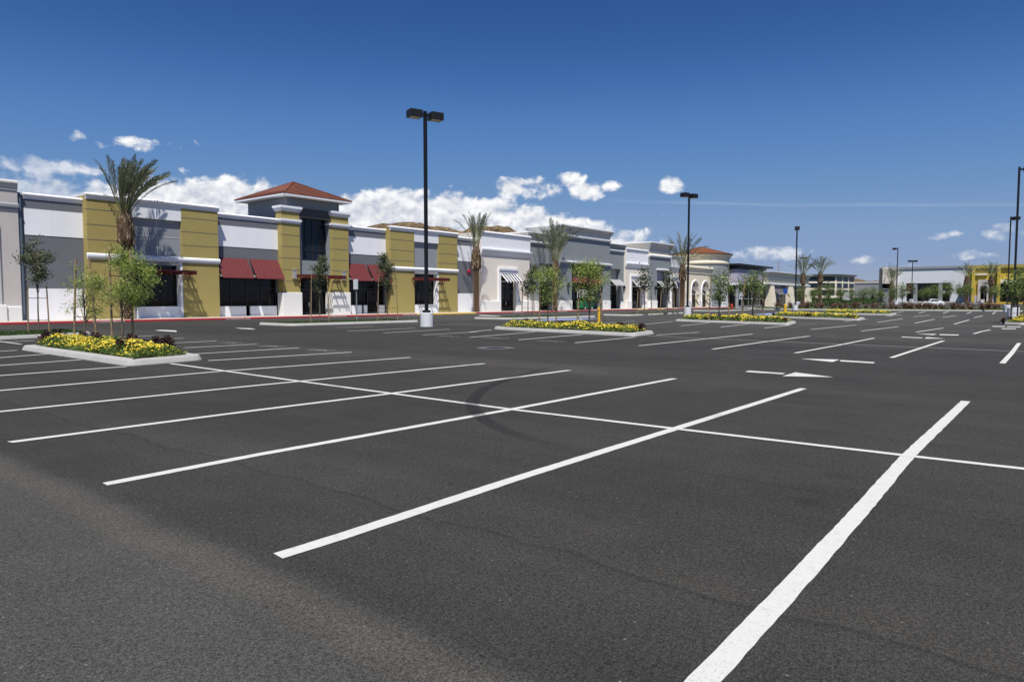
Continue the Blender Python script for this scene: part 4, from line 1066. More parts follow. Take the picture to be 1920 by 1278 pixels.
rows = [[(-200,719),(0,704),(237,687)],[(390,676),(660,660)],[(-150,695),(0,685),(152,674.2)],[(352,664),(561,652)],
 [(-100,678),(0,670.5),(86,663.7)],[(344,652),(482,645)],[(-60,662),(0,658.5),(32,656.5)],[(305,644),(406,639)],[(276,637),(344,633.6)],[(193,633.5),(289,629)],[(12,640.8),(65,638.2)],
 [(650,621),(778,615)],[(719,624),(843,617)],[(629,614),(700,612)],[(793,628),(895,622)],[(880,622.5),(922,618)],[(880,632.5),(1003,622)],[(972,637),(1092,627)],[(1078,642.5),(1191,632)],
 [(1198,648),(1300,637.5),(1411,626)],[(1231,628),(1311,623)],[(1336,654.5),(1439,640),(1518,630)],
 [(1491,661.7),(1572,647),(1639,633.7)],[(1671,670.5),(1728,652),(1769,638.7)],[(1879.5,681),(1897.5,661),(1911,643)],
 [(1520.5,617.5),(1605,609.3)],[(1615,620.5),(1685,612.2)],[(1717.5,622.5),(1769,614.7)],[(1825.5,625.7),(1840,621.5),(1857,618)],[(1433,615),(1479,609.6)],
 [(1276.5,610.7),(1332,604.7)],[(1351.5,613),(1403,607)],[(1240,604.7),(1262,602.5)],[(1207,608),(1255,603.4)],[(1135,605.5),(1190,602)],
 [(1645.5,604),(1692.5,597.5)],[(1715,605.7),(1752.5,598.3)],[(1789,607.5),(1817.5,599.6)],[(1582,602.5),(1627,598)],
 [(1713,593.7),(1743,590.5)],[(1767.5,595),(1792.5,591.5)],[(1826,595.7),(1842.5,591.7)],[(1662,593),(1690,589.7)],
 [(1679,586.4),(1694,583.6)],[(1722.5,587),(1735,583.9)],[(1768,587.5),(1778,584.1)],[(1812.5,588),(1822,584.7)],[(1860.5,588.7),(1867,585)]]
for r in rows: stripe(st, r, W)
cl = MB()
stripe(cl, [(-60,632.5),(0,640),(40,645.4)], 0.11, 0.0055)
stripe(cl, [(320,681.5),(560,714.5),(957,767.3),(1268,804),(1703,854.5),(1920,879),(2150,903)], 0.11, 0.0055)
struct(st.build('stall_lines', M['paint']))
struct(cl.build('centre_line', M['paint']))
c2 = MB(); stripe(c2, [(1213,629.6),(1280,632.8),(1560,644.5),(1920,659),(2200,670)], 0.10, 0.0055)
stripe(c2, [(1496,608.4),(1532,607)], 0.10)
struct(c2.build('centre_line', M['paintold']))
ar = MB()
def gp(*pts): ar.poly([(*G(*p).xy, rise(*G(*p).xy)+0.004) for p in pts])
gp((1397,697),(1467,701.8),(1472.5,699.4),(1404,694.8)); gp((1467,705),(1562.5,707),(1491,698))
gp((1501,672.3),(1561,678.5),(1574,674)); gp((1577,675),(1574,677.2),(1637,681),(1641,679))
gp((1690,632.2),(1728.5,634),(1730,632.8),(1691,631)); gp((1733,634.4),(1772,634.8),(1738,632))
gp((1718,625.6),(1750,628),(1757,626.2)); gp((1761,628),(1797,628.8),(1798,627.2),(1762,626.4))
gp((1860,612.2),(1884,612.6),(1885,611.4),(1861,611)); gp((1888,612.9),(1914,613.2),(1914,612),(1888,611.7)); gp((1878,616.7),(1905,616.9),(1905,615.7),(1878,615.5))
gp((290,619.4),(331,622),(331,619.6),(300,618.2)); gp((440,614.6),(452,616.2),(480,617.6),(470,615.4))
gp((897,591.4),(938,593.6),(940,592.4),(900,590.2))
struct(ar.build('direction_arrows', M['paint']))
lt = MB(); tv, tf = text_mesh('COMPACT', 0.42)
for a, b in (((413,641.8),(452,643.2)),((490,648),(533,650)),((577,655),(626.5,657.8)),((820.5,629.6),(860,631)),((907,633),(953,635)),((1008,638.3),(1058,640.8))):
    A, B_ = G(*a), G(*b); d = (B_-A); ln = d.length; d.normalize(); n = Vector((-d.y,d.x,0)); mid = (A+B_)/2
    sc = ln/2.05
    lt.add([tuple(mid+d*(v.x*sc)+n*(v.y-0.15)*1.1+Vector((0,0,0.004))) for v in tv], tf)
struct(lt.build('stall_lettering', M['paintold']))
bl = MB()
for poly in ([(1000,601.5),(1092,599.3),(1124,596.6),(1030,597.8)],[(1412,589.4),(1440,590.3),(1474,587.6),(1462,585.6)]):
    bl.poly([(*G(*p).xy, 0.004) for p in poly])
struct(bl.build('accessible_bay_paint', M['paintblue']))
# tyre marks
def skid(pts, w):
    P = [G(*p) for p in pts]
    # smooth
    Q = []
    for i in range(len(P)-1):
        p0, p1, p2, p3 = P[max(i-1,0)], P[i], P[i+1], P[min(i+2,len(P)-1)]
        for k in range(5):
            t = k/5; Q.append(0.5*((2*p1)+(p2-p0)*t+(2*p0-5*p1+4*p2-p3)*t*t+(3*p1-p0-3*p2+p3)*t**3))
    Q.append(P[-1]); n = len(Q); vs = []; uv = []
    for i, q in enumerate(Q):
        d = (Q[min(i+1,n-1)]-Q[max(i-1,0)]).xy.normalized(); nn = Vector((-d.y,d.x))*(w/2)
        vs += [(q.x-nn.x,q.y-nn.y,0.0075),(q.x+nn.x,q.y+nn.y,0.0075)]; uv += [(i/(n-1),0),(i/(n-1),1)]
    me = bpy.data.meshes.new('tyre_marks'); me.from_pydata(vs, [], [(2*i,2*i+2,2*i+3,2*i+1) for i in range(n-1)])
    l = me.uv_layers.new()
    for lp in me.loops: l.data[lp.index].uv = uv[lp.vertex_index]
    me.materials.append(M['skid'])
    o = bpy.data.objects.new('tyre_marks', me); COL.objects.link(o); struct(o)
skid([(1130,664),(1070,678),(1000,697),(950,712),(912,727),(890,746),(886,762),(902,782),(932,800),(975,817),(1040,836),(1130,858)], 0.27)
# inspection cover in the drive lane
mc = thing('manhole_cover', 'round iron manhole cover in a pale collar on the dark drive lane', 'manhole', (*G(929,652).xy, 0))
c = G(929,652)
MB().lathe([(0.36,0.0045),(0.66,0.0045)], (c.x,c.y,0), 32).build('collar', M['collar'], mc)
MB().lathe([(0.0,0.007),(0.35,0.007),(0.36,0.003)], (c.x,c.y,0), 32).build('lid', M['black'], mc)

# ------------------------------------------------------------------ kerbed islands
def inset(P, d):
    n = len(P); out = []
    for i in range(n):
        a, b, c = P[i-1], P[i], P[(i+1)%n]
        e1 = (b-a).normalized(); e2 = (c-b).normalized()
        n1 = Vector((-e1.y,e1.x)); n2 = Vector((-e2.y,e2.x))
        k = (n1+n2); k = k/max(k.dot(n1), 0.3)
        out.append(b+k*d)
    return out
def round_poly(P, r, k=4):
    out = []; n = len(P)
    for i in range(n):
        a, b, c = P[i-1], P[i], P[(i+1)%n]
        p = b+(a-b).normalized()*min(r,(a-b).length*0.4); q = b+(c-b).normalized()*min(r,(c-b).length*0.4)
        for j in range(k+1):
            t = j/k; out.append(p*(1-t)**2+b*2*t*(1-t)+q*t*t)
    return out
def island(pts, name='kerbed_island', h=0.15, wall=0.24, r=0.5, soil='soil'):
    P = [Vector(p).xy if len(p) == 3 else Vector(p) for p in pts]
    area = sum(P[i-1].x*P[i].y-P[i].x*P[i-1].y for i in range(len(P)))
    if area < 0: P = P[::-1]
    P = round_poly(P, r); n = len(P)
    rings = [(P,-0.1),(inset(P,0.02),0.02),(inset(P,0.07),h-0.03),(inset(P,0.10),h),(inset(P,wall),h),(inset(P,wall+0.01),h-0.08)]
    mb = MB(); vs = []; fs = []
    for q, z in rings: vs += [(p.x,p.y,z+rise(p.x,p.y)) for p in q]
    for k in range(len(rings)-1):
        for i in range(n): fs.append((k*n+i, k*n+(i+1)%n, (k+1)*n+(i+1)%n, (k+1)*n+i))
    mb.add(vs, fs)
    o = struct(mb.build(name, M['conc']))
    s = MB(); s.poly([(p.x,p.y,h-0.06+rise(p.x,p.y)) for p in inset(P,wall+0.005)])
    struct(s.build('planting_soil' if soil == 'soil' else 'turf_base', M[soil] if soil in M else M['soil'], o))
    return inset(P, wall+0.06)
def pip(P, x, y):
    c = False; n = len(P)
    for i in range(n):
        a, b = P[i-1], P[i]
        if (a.y > y) != (b.y > y) and x < (b.x-a.x)*(y-a.y)/(b.y-a.y)+a.x: c = not c
    return c
def edge_dist(P, x, y):
    m = 1e9; p = Vector((x,y))
    for i in range(len(P)):
        a, b = P[i-1], P[i]; t = max(0, min(1, (p-a).dot(b-a)/max((b-a).length_squared,1e-9)))
        m = min(m, (p-(a+(b-a)*t)).length)
    return m
def samp(P):
    x0, x1 = min(p.x for p in P), max(p.x for p in P); y0, y1 = min(p.y for p in P), max(p.y for p in P)
    while True:
        x, y = U(x0,x1), U(y0,y1)
        if pip(P, x, y): return x, y
def leafq(mb, c, L_, w, nrm=None, dr=None, mi=0):
    d = Vector(dr) if dr is not None else Vector((U(-1,1),U(-1,1),U(-0.6,0.6)))
    if d.length < 1e-3: d = Vector((1,0,0))
    d.normalize()
    s = d.cross(Vector(nrm) if nrm is not None else Vector((U(-1,1),U(-1,1),U(0.2,1)))).normalized()
    c = Vector(c); t = c+d*L_; m = c+d*(L_*0.45)
    mb.add([c, m+s*(w/2), t, m-s*(w/2)], [(0,1,2,3)], mi)
def fbm(x, y, s): return mnoise.noise(Vector((x*s, y*s, 3.3)))
def flower_bed(P, hgt, nl, nf, label, ls=0.10, fs_=0.045, z0=0.12):
    mb = MB()
    hh = lambda x, y: z0+rise(x,y)+hgt*min(1, 0.25+edge_dist(P,x,y)/0.55)*(0.72+0.45*fbm(x,y,1.1)+0.25*fbm(x,y,3.1))
    for _ in range(nl):
        x, y = samp(P); h = hh(x,y); z = z0+rise(x,y)+(h-z0-rise(x,y))*U(0.25,1.0)
        leafq(mb, (x,y,z), ls*U(0.6,1.3), ls*0.28*U(0.7,1.3), dr=(U(-1,1),U(-1,1),U(-0.2,1.0)), mi=0)
    k = 0
    cen = sum((Vector(p) for p in P), Vector((0,0)))/len(P)
    while k < nf:
        x, y = samp(P)
        if fbm(x+7,y-3,0.8)+0.5*fbm(x,y,2.3) < U(-0.45,0.25): continue
        if edge_dist(P,x,y) < U(0,0.45) and R() < 0.75: continue
        k += 1
        z = hh(x,y)*U(0.90,1.04)+0.02; r = fs_*U(0.6,1.2)
        nrm = Vector((U(-0.6,0.6)-0.2,U(-0.6,0.6)-0.2,1)).normalized(); a = nrm.orthogonal().normalized(); b = nrm.cross(a)
        c = Vector((x,y,z)); m = 7
        ring = [c+(a*cos(2*pi*i/m)+b*sin(2*pi*i/m))*r+nrm*r*0.25 for i in range(m)]
        mb.add([c]+ring, [(0,1+i,1+(i+1)%m) for i in range(m)], 1)
    o = mb.build('yellow_flowers', [M['lf_bed'], M['petal']])
    return tag(o, label, 'flowers', kind='stuff')

def bush_mesh(name, n, r, h, ll, lw, mat_, seed):
    random.seed(seed); mb = MB()
    stems = [(Vector((U(-1,1)*r*0.7,U(-1,1)*r*0.7,h*U(0.55,1.0)))) for _ in range(9)]
    s = MB()
    for q in stems: s.tube([(q.x*0.2,q.y*0.2,-0.05),(q.x*0.6,q.y*0.6,q.z*0.5),tuple(q)], [0.02*h+0.006,0.012*h+0.004,0.004], 5)
    for _ in range(n):
        q = random.choice(stems); t = U(0.25,1.05)
        c = Vector((q.x*t,q.y*t,q.z*t))+Vector((random.gauss(0,r*0.22),random.gauss(0,r*0.22),random.gauss(0,h*0.1)))
        c.z = max(c.z, 0.02)
        leafq(mb, c, ll*U(0.6,1.3), lw*U(0.7,1.2))
    return mb, s
def make_bush(name, label, cat, group, n, r, h, ll, lw, lm, seed):
    t = thing(name, label, cat, (0,0,0), group)
    f, s = bush_mesh(name, n, r, h, ll, lw, lm, seed)
    f.build('foliage', M[lm], t); s.build('stem', M['barkd'], t)
    return t
used = set()
def place(src, loc, label, group=None, rz=None, sc=1.0):
    rz = U(0,6.28) if rz is None else rz
    if src.name not in used:
        used.add(src.name); src.location = loc; src.rotation_euler = (0,0,rz); src.scale = (sc,sc,sc); src['label'] = label
        if group: src['group'] = group
        return src
    return copy_tree(src, loc, label, group, rz, sc)

def isl_px(a, b, c):                                     # far tip, near corner, right corner
    A, B_, C_ = G(*a), G(*b), G(*c)
    return [A, B_, C_, A+(C_-B_)]
I1 = island([G(35,655.5),G(240,687),G(387,674.5),G(35,655.5)+(G(387,674.5)-G(240,687))*1.15], r=0.35, wall=0.34)
I2 = island(isl_px((921,617),(1190,631),(1231,625.5)), wall=0.34)
I3 = island(isl_px((1263,602),(1480,609.8),(1495,605.5)), wall=0.34)
I4 = island(isl_px((1437,595),(1612,601.2),(1623,598)), wall=0.34)
I5 = island(isl_px((1532,588.6),(1672,591.2),(1682,589)), wall=0.34)
I6 = island([G(1873,607.5),G(1918,609.5),G(1990,607),G(1990,599),G(1899,600)], wall=0.34)
flower_bed(I1, 0.40, 17000, 2500, 'yellow daisy bed filling the kerbed island nearest the left edge', 0.10, 0.028)
flower_bed(I2, 0.40, 12000, 1900, 'yellow daisy bed in the second island, below the yellow bollard', 0.12, 0.040)
flower_bed(I3, 0.40, 7500, 1150, 'yellow daisy bed in the island behind the second lamp post', 0.14, 0.054)
flower_bed(I4, 0.40, 5500, 760, 'yellow daisy bed in the island with the far yellow bollard', 0.15, 0.062)
flower_bed(I5, 0.40, 5500, 760, 'yellow daisy bed in the farthest island before the red hedge', 0.15, 0.062)
flower_bed(I6, 0.40, 5500, 760, 'yellow daisy bed round the lamp at the right edge', 0.15, 0.07)
wine = make_bush('foliage_plant', '', 'plant', None, 230, 0.30, 0.50, 0.13, 0.08, 'lf_wine', 11)
def wines(pxs, label, group, sc=1.0, dy_=0.0):
    for i, (px, py) in enumerate(pxs):
        g = G(px, py-dy_, 0.12)
        place(wine, (g.x, g.y, 0.1+rise(g.x,g.y)), label if isinstance(label, str) else label[i], group, sc=sc*U(0.9,1.15))
gw = 'wine red plants among the flowers'
wines([(84,640),(104,642.5),(148,644),(176,646),(238,654.5),(250,661),(236,665),(287,655),(310,656.5)],
      ['wine red plant at the far left tip of the nearest flower bed','wine red plant second from the left tip of the nearest flower bed','wine red plant at the foot of the left staked sapling','wine red plant just right of the left staked sapling','wine red plant directly under the bushy staked sapling','large wine red clump in the middle of the nearest flower bed','lowest wine red plant, nearest the front kerb','tallest wine red plant right of the bushy sapling','wine red plant at the right end of the nearest flower bed'], gw, 0.88)
wines([(983,613),(1000,614),(1046,617),(1058,616),(1092,620),(1122,619.5),(1159,622.5),(1167,623),(1199,624.5)], 'wine red plant in the second flower bed below the yellow bollard', gw+' below the yellow bollard', 0.8, 2.6)
wines([(1301,600.5),(1350,603),(1377,604),(1385,604),(1434,605.5),(1455,606),(1471,607)], 'wine red plant in the flower bed behind the second lamp post', gw+' behind the second lamp', 0.75, 2.2)
wines([(1451,594.5),(1512,596.5),(1518,596.5),(1590,598.5),(1600,599)], 'wine red plant in the bed of the far yellow bollard', gw+' by the far bollard', 0.75, 1.8)
wines([(1897,603),(1880,604.5)], 'wine red plant at the foot of the lamp at the right edge', gw+' by the right lamp', 0.75)

# grass medians before the shops
def grass(P, n, label, bl=0.09, z0=0.12):
    mb = MB()
    mb.poly([(p.x,p.y,z0+0.01) for p in P])
    for _ in range(n):
        x, y = samp(P); leafq(mb, (x,y,z0), bl*U(0.6,1.6), bl*0.25, dr=(U(-0.6,0.6),U(-0.6,0.6),1))
    return tag(mb.build('lawn_grass', M['grass']), label, 'grass', kind='stuff')
def strip(a, b, dy, label, n):
    A, B_ = G(*a), G(*b)
    P = island([A, B_, B_+Vector((0.3,dy,0)), A+Vector((0,dy,0))], r=0.6, wall=0.2)
    grass(P, n, label); return P
strip((-70,640.5),(178,628), 4.4, 'mown lawn strip behind the nearest flower island', 5000)
strip((545,611.2),(790,603.5), 4.0, 'mown lawn strip before the square tower', 5000)
strip((950,599),(1121,594.5), 4.0, 'mown lawn strip before the slate grey shop', 3000)
strip((1182,592.2),(1284,587.5), 3.5, 'mown lawn strip before the small striped awnings', 2500)
strip((1352,583.6),(1408,581.2), 4.5, 'mown lawn strip with the red hydrant', 2500)
strip((1432,577.5),(1463,576.5), 6, 'mown lawn corner before the cream shop', 1500)
# ------------------------------------------------------------------ lamp posts
def lamp(loc, H, heads, label, sc=1.0, az=0.0):
    t = thing('lamp_post', label, 'lamp post', loc, 'car park lamp posts')
    x, y, z = loc
    MB().lathe([(0.0,-0.2),(0.40*sc,-0.2),(0.40*sc,0.82*sc),(0.385*sc,0.86*sc),(0.0,0.865*sc)], loc, 32).build('base', M['lampbase'], t)
    p = MB(); b = 0.86*sc
    p.box(x-0.085,x+0.085,y-0.085,y+0.085,z+b+0.003,z+H)
    p.bevbox(x-0.19,x+0.19,y-0.19,y+0.19,z+b,z+b+0.16,0.03)
    p.build('pole', M['black'], t)
    for s in heads:
        ca, sa = cos(az)*s, sin(az)*s
        q = MB(); hw, hl, hh = 0.36, 0.80, 0.44
        q.bevbox(0.30,0.30+hl,-hw,hw,H-hh-0.02,H-0.02,0.02); q.box(0.08,0.31,-0.05,0.05,H-0.30,H-0.16)
        q.v = [(x+ca*v[0]-sa*v[1], y+sa*v[0]+ca*v[1], z+v[2]) for v in q.v]
        h = q.build('lamp_head', M['black'], t)
        g = MB(); g.box(0.38,0.30+hl-0.08,-hw+0.08,hw-0.08,H-hh-0.035,H-hh-0.021)
        g.v = [(x+ca*v[0]-sa*v[1], y+sa*v[0]+ca*v[1], z+v[2]) for v in g.v]
        g.build('lens', M['lampglass'], h)
    return t
g = G(800,612); lamp((g.x,g.y,0), 13.15, (1,-1), 'tall black twin headed lamp post before the second ochre block, nearest of all', az=-0.35)
g = at(1289.3,560,76.0); lamp((g.x,g.y,0), 13.2, (1,-1), 'black twin headed lamp post before the round tiled building', az=-0.25)
g = at(1491.5,560,111); lamp((g.x,g.y,0), 13.25, (1,-1), 'black twin headed lamp post before the low cream shop', az=0.3)
g = at(1504.5,560,188); lamp((g.x,g.y,0), 13.2, (1,-1), 'small far twin headed lamp post among the two middle palms', az=-0.9)
g = at(1901,560,61); lamp((g.x,g.y,0), 13.2, (1,), 'lamp post with one head at the right edge of the photo', az=-1.5, sc=1.15)
g = at(1889,560,97); lamp((g.x,g.y,rise(g.x,g.y)), 13.2, (1,), 'single headed lamp post just behind the one at the right edge', az=-0.9, sc=1.15)
g = at(1680.5,560,160); lamp((g.x,g.y,rise(g.x,g.y)), 13.0, (-1,), 'far lamp post whose one head points left, by the corner block', az=-1.3)
g = at(1709,560,182); lamp((g.x,g.y,rise(g.x,g.y)), at(1709,488,182).z-rise(g.x,g.y), (1,-1), 'far twin headed lamp post before the dark glazed entrance', az=-1.0)

# ------------------------------------------------------------------ palms
def make_palm(label, loc, H, rt, rb, nf, fl, spread, seed, lean=0.0, boot=1.6, lf=36, name='date_palm'):
    random.seed(seed)
    t = thing(name, label, 'palm tree', loc, 'date palms along the shops'); x0, y0, z0 = loc
    tr = MB(); Hb = H-boot
    tr.tube([(x0,y0,z0-0.1),(x0,y0,z0+Hb*0.5),(x0,y0,z0+H-0.1)], [rt*0.86,rt*0.82,rt*0.8], 14)
    rows = max(6, int(Hb/0.21)); nk = 8; hh = Hb/rows
    for k in range(rows):
        z = z0+0.1+k*hh
        for j in range(nk):
            a = 2*pi*(j+0.5*(k%2))/nk+U(-0.05,0.05); r = rt*U(1.0,1.08); da = pi/nk*U(0.55,0.72)
            P = lambda aa, rr, zz: (x0+cos(aa)*rr, y0+sin(aa)*rr, zz)
            tr.add([P(a-da,rt*0.86,z+hh*0.30),P(a+da,rt*0.86,z+hh*0.30),P(a,r,z+hh*0.62),P(a,rt*0.86,z-hh*0.10),P(a,rt*0.84,z+hh*0.72)],
                   [(0,3,2),(3,1,2),(0,2,4),(2,1,4)], 1)
    tr.build('trunk', [M['pcore'], M['pscale']], t)
    bt = MB()
    prof = [(rt*0.9,0),(rb*0.97,boot*0.12),(rb,boot*0.35),(rb*0.86,boot*0.7),(rb*0.55,boot*1.0),(0,boot*1.05)]
    bt.lathe(prof, (x0,y0,z0+Hb), 16, 0)
    for k in range(210):
        u = R(); a = U(0,2*pi); z = z0+Hb+boot*u
        r = rb*(0.95 if u < .4 else 0.95-0.5*(u-0.4)/0.6)
        w = 0.07*rb/0.5; ln = U(0.14,0.34)*boot/1.8
        da = Vector((-sin(a),cos(a),0)); o_ = Vector((cos(a),sin(a),0))
        b = Vector((x0,y0,z))+o_*r*0.93; tip = b+o_*U(0.05,0.16)+Vector((0,0,ln))+da*U(-0.05,0.05)
        bt.add([b-da*w,b+da*w,tip+da*w*0.4,tip-da*w*0.4,b-Vector((0,0,0.08))+o_*0.07], [(0,4,1),(0,1,2,3),(4,0,3),(1,4,2),(4,3,2)], 1 if R() < 0.42 else 0)
    bt.build('crown_base', [M['pfib'], M['pscale']], t)
    cr = MB(); zt = z0+H-0.15
    wind = Vector((RT.x,RT.y,0))
    for k in range(nf):
        a = 2.399963*k+U(-0.3,0.3); q0 = (k+0.5)/nf; tilt = spread*(0.08+0.92*q0**0.8)*U(0.8,1.2)
        ln = fl*U(0.80,1.08); droop = U(0.20,0.75)*(0.25+tilt)
        h = Vector((cos(a),sin(a),0)); p = Vector((x0,y0,zt-0.25*q0))+h*rb*0.35; n = 13; pts = [p.copy()]; ang = tilt*0.50
        for i in range(n):
            s = i/n; ang += (tilt*0.5+droop*2.4*s*s)/n*1.25
            d = (h*sin(ang)+Vector((0,0,cos(ang)))+wind*0.62*lean*s).normalized(); p = p+d*(ln/n); pts.append(p.copy())
        rad = [0.034*(1-i/(n+1))+0.006 for i in range(n+1)]
        cr.tube(pts, rad, 4, 1, cap=False)
        side0 = h.cross(Vector((0,0,1))).normalized(); roll = U(-0.8,0.8)
        for i in range(lf):
            s = 0.34+0.66*(i+U(0,0.8))/lf; f = s*n; ii = min(int(f), n-1)
            q = pts[ii].lerp(pts[ii+1], f-ii); d = (pts[ii+1]-pts[ii]).normalized(); up0 = side0.cross(d).normalized()
            sd_ = side0*cos(roll)+up0*sin(roll); up = sd_.cross(d).normalized()
            ll = (0.52*sin(pi*min(1,0.05+(s-0.34)/0.66*0.88))+0.10)*fl/3.8
            for sg in (-1, 1):
                v = (d*U(0.8,1.3)+sd_*sg*U(0.30,0.75)+up*U(-0.15,0.40)).normalized()
                w = 0.013*fl/3.8+0.009; nn = v.cross(up).normalized()*w
                e = q+v*ll*U(0.8,1.1)+Vector((0,0,-0.08*ll)); m_ = q+v*ll*0.5
                cr.add([q, m_+nn, e, m_-nn], [(0,1,2,3)], 0)
    cr.build('fronds', [M['lf_palm'], M['lf_rachis']], t)
    return t
def palm_px(label, px, pbot, pboot, ptop, Y=None, dist=None, **k):
    if Y: X = fx(px, Y); loc = (X, Y, ZB); zz = lambda py: fz(px, py, Y)
    else:
        g = at(px, 560, dist); loc = (g.x, g.y, rise(g.x,g.y)); zz = lambda py: at(px, py, dist).z
    H = zz(pboot)-loc[2]; fl = (zz(ptop)-zz(pboot))*k.pop('flk', 1.05)
    return make_palm(label, loc, H, fl=fl, **k)
palm_px('large date palm against the left ochre block', 240, 600, 398, 292, Y=57.3, rt=0.38, rb=0.60, nf=40, spread=0.68, seed=3, boot=2.6, lf=46, lean=1.25)
palm_px('slim date palm between the ochre store and the beige shop', 893, 587, 464, 397, Y=57.2, rt=0.42, rb=0.62, nf=17, spread=0.55, seed=5, boot=2.7, lf=40)
palm_px('date palm before the left niche of the slate grey shop', 1041, 583, 490, 412, Y=56.6, rt=0.42, rb=0.55, nf=24, spread=0.72, seed=8, boot=2.2, lf=40)
palm_px('wide spreading date palm left of the arched windows', 1279, 579, 497, 455, Y=57.6, rt=0.55, rb=0.72, nf=32, spread=1.25, seed=13, boot=3.0, lf=36, flk=1.5)
palm_px('left one of the two palms beside the low cream shop', 1505, 572, 515, 484, dist=150, rt=0.45, rb=0.6, nf=24, spread=0.95, seed=17, boot=2.0, lf=28, flk=1.25)
palm_px('right one of the two palms beside the low cream shop', 1537, 572, 513, 483, dist=150, rt=0.45, rb=0.6, nf=24, spread=0.95, seed=19, boot=2.0, lf=28, flk=1.25)
palm_px('palm before the dark corner block of the pale box store', 1671, 566, 530, 500, dist=185, rt=0.45, rb=0.6, nf=24, spread=0.9, seed=23, boot=2.0, lf=24, flk=1.2)
palm_px('palm at the joint of the pale and the mustard stores', 1812, 566, 519, 497, dist=160, rt=0.45, rb=0.6, nf=22, spread=1.1, seed=29, boot=2.0, lf=24, flk=1.3)
palm_px('palm before the mustard store door', 1857, 566, 518, 492, dist=160, rt=0.45, rb=0.6, nf=22, spread=1.0, seed=31, boot=2.0, lf=24, flk=1.2)

# ------------------------------------------------------------------ young trees
def make_tree(name, label, cat, H, z0, rx, nl, ll, lw, lm, bm, seed, ncl=26, rtr=0.035, shape=1.0, wispy=0.0, sig=0.2):
    random.seed(seed)
    t = thing(name, label, cat); tr = MB(); cr = MB()
    top = Vector((U(-.1,.1),U(-.1,.1),H*0.93))
    mid = Vector((U(-.06,.06),U(-.06,.06),H*0.5))
    tr.tube([(0,0,-0.1),(0,0,H*0.25),tuple(mid),tuple(mid.lerp(top,0.5)),tuple(top)], [rtr*1.15,rtr,rtr*0.8,rtr*0.5,rtr*0.2], 7)
    cls = []
    for k in range(ncl):
        while True:
            q = Vector((U(-1,1),U(-1,1),U(-1,1)))
            if q.length <= 1: break
        s = 0.55+0.45*q.length
        w = 1.0-(0.45*max(0,q.z))*shape-0.25*max(0,-q.z)
        c = Vector((q.x*rx*w, q.y*rx*w, (z0+H)/2+q.z*(H-z0)/2)); cls.append(c)
        sz = max(z0*0.75, c.z-U(0.25,0.6)*(H-z0)); p0 = Vector((0,0,sz)) if sz < H*0.5 else mid.lerp(top,(sz-H*0.5)/(H*0.43))
        tr.tube([tuple(p0), tuple(p0.lerp(c,0.5)+Vector((0,0,0.06*H*0.3))), tuple(c)], [rtr*0.38,rtr*0.22,rtr*0.08], 4, cap=False)
    for _ in range(nl):
        c = random.choice(cls); p = c+Vector((random.gauss(0,sig),random.gauss(0,sig),random.gauss(0,sig*0.8)))
        d = Vector((U(-1,1),U(-1,1),U(-0.8,0.7)-wispy))
        leafq(cr, p, ll*U(0.6,1.35), lw*U(0.7,1.2), dr=d)
    tr.build('trunk', M[bm], t); cr.build('crown', M[lm], t)
    return t
stake_n = [0]
def stakes(tree_ref, base, offs, h, group, tie=True, lean=0.0, rr=0.034, two=0.55):
    for (dx, dy, side) in offs:
        x, y = base[0]+dx, base[1]+dy
        s = thing('tree_stake', f'thin round wooden stake {side} {tree_ref}', 'tree stake', (x,y,base[2]), group)
        lx = -dx*lean
        MB().tube([(x,y,base[2]-0.1),(x+lx*h,y-dy*lean*h,base[2]+h)], [rr,rr*0.92], 8).build('pole', M['stake'], s)
        if tie:
            b = MB()
            for f in ((0.27,) if two == 0 else (0.27,0.72)):
                z = base[2]+h*f; b.tube([(x+lx*h*f,y,z),(x-dx*0.5,y-dy*0.5,z-0.03),(base[0],base[1],z-0.01)], 0.014, 5)
            b.build_each('tie', M['tie'], s)
RGT = Vector((RT.x, RT.y))                                # sideways direction across the view
def side_offs(d, near='left of', far='right of'):
    return [(-RGT.x*d, -RGT.y*d, near), (RGT.x*d, RGT.y*d, far)]
tg = 'young staked trees'
T1 = make_tree('sapling', '', 'young tree', 2.9, 0.75, 0.80, 1900, 0.12, 0.028, 'lf_light', 'bark', 41, 22, 0.03, wispy=0.4, sig=0.16)
T2 = make_tree('sapling', '', 'young tree', 3.55, 1.15, 1.22, 7600, 0.11, 0.030, 'lf_light', 'bark', 42, 34, 0.04, 0.5, wispy=0.3, sig=0.17)
T3 = make_tree('pear_tree', '', 'young tree', 4.0, 2.1, 0.58, 2000, 0.10, 0.06, 'lf_pear', 'bark', 43, 26, 0.028, 0.3, sig=0.12)
T4 = make_tree('pear_tree', '', 'young tree', 4.6, 2.0, 0.60, 2200, 0.12, 0.07, 'lf_pear', 'bark', 44, 30, 0.034, 0.9, sig=0.15)
T5 = make_tree('sapling', '', 'young tree', 4.2, 1.5, 1.15, 2300, 0.17, 0.055, 'lf_light', 'bark', 45, 34, 0.05, sig=0.24)
T6 = make_tree('sapling', '', 'young tree', 4.2, 1.4, 0.85, 1250, 0.20, 0.09, 'lf_mid', 'bark', 46, 30, 0.05, sig=0.26)
T7 = make_tree('sapling', '', 'young tree', 4.0, 1.4, 1.05, 1450, 0.20, 0.09, 'lf_mid', 'bark', 47, 30, 0.05, sig=0.28)
T8 = make_tree('pear_tree', '', 'young tree', 3.9, 1.8, 0.55, 500, 0.2, 0.11, 'lf_pear', 'bark', 48, 18, 0.04, sig=0.2)
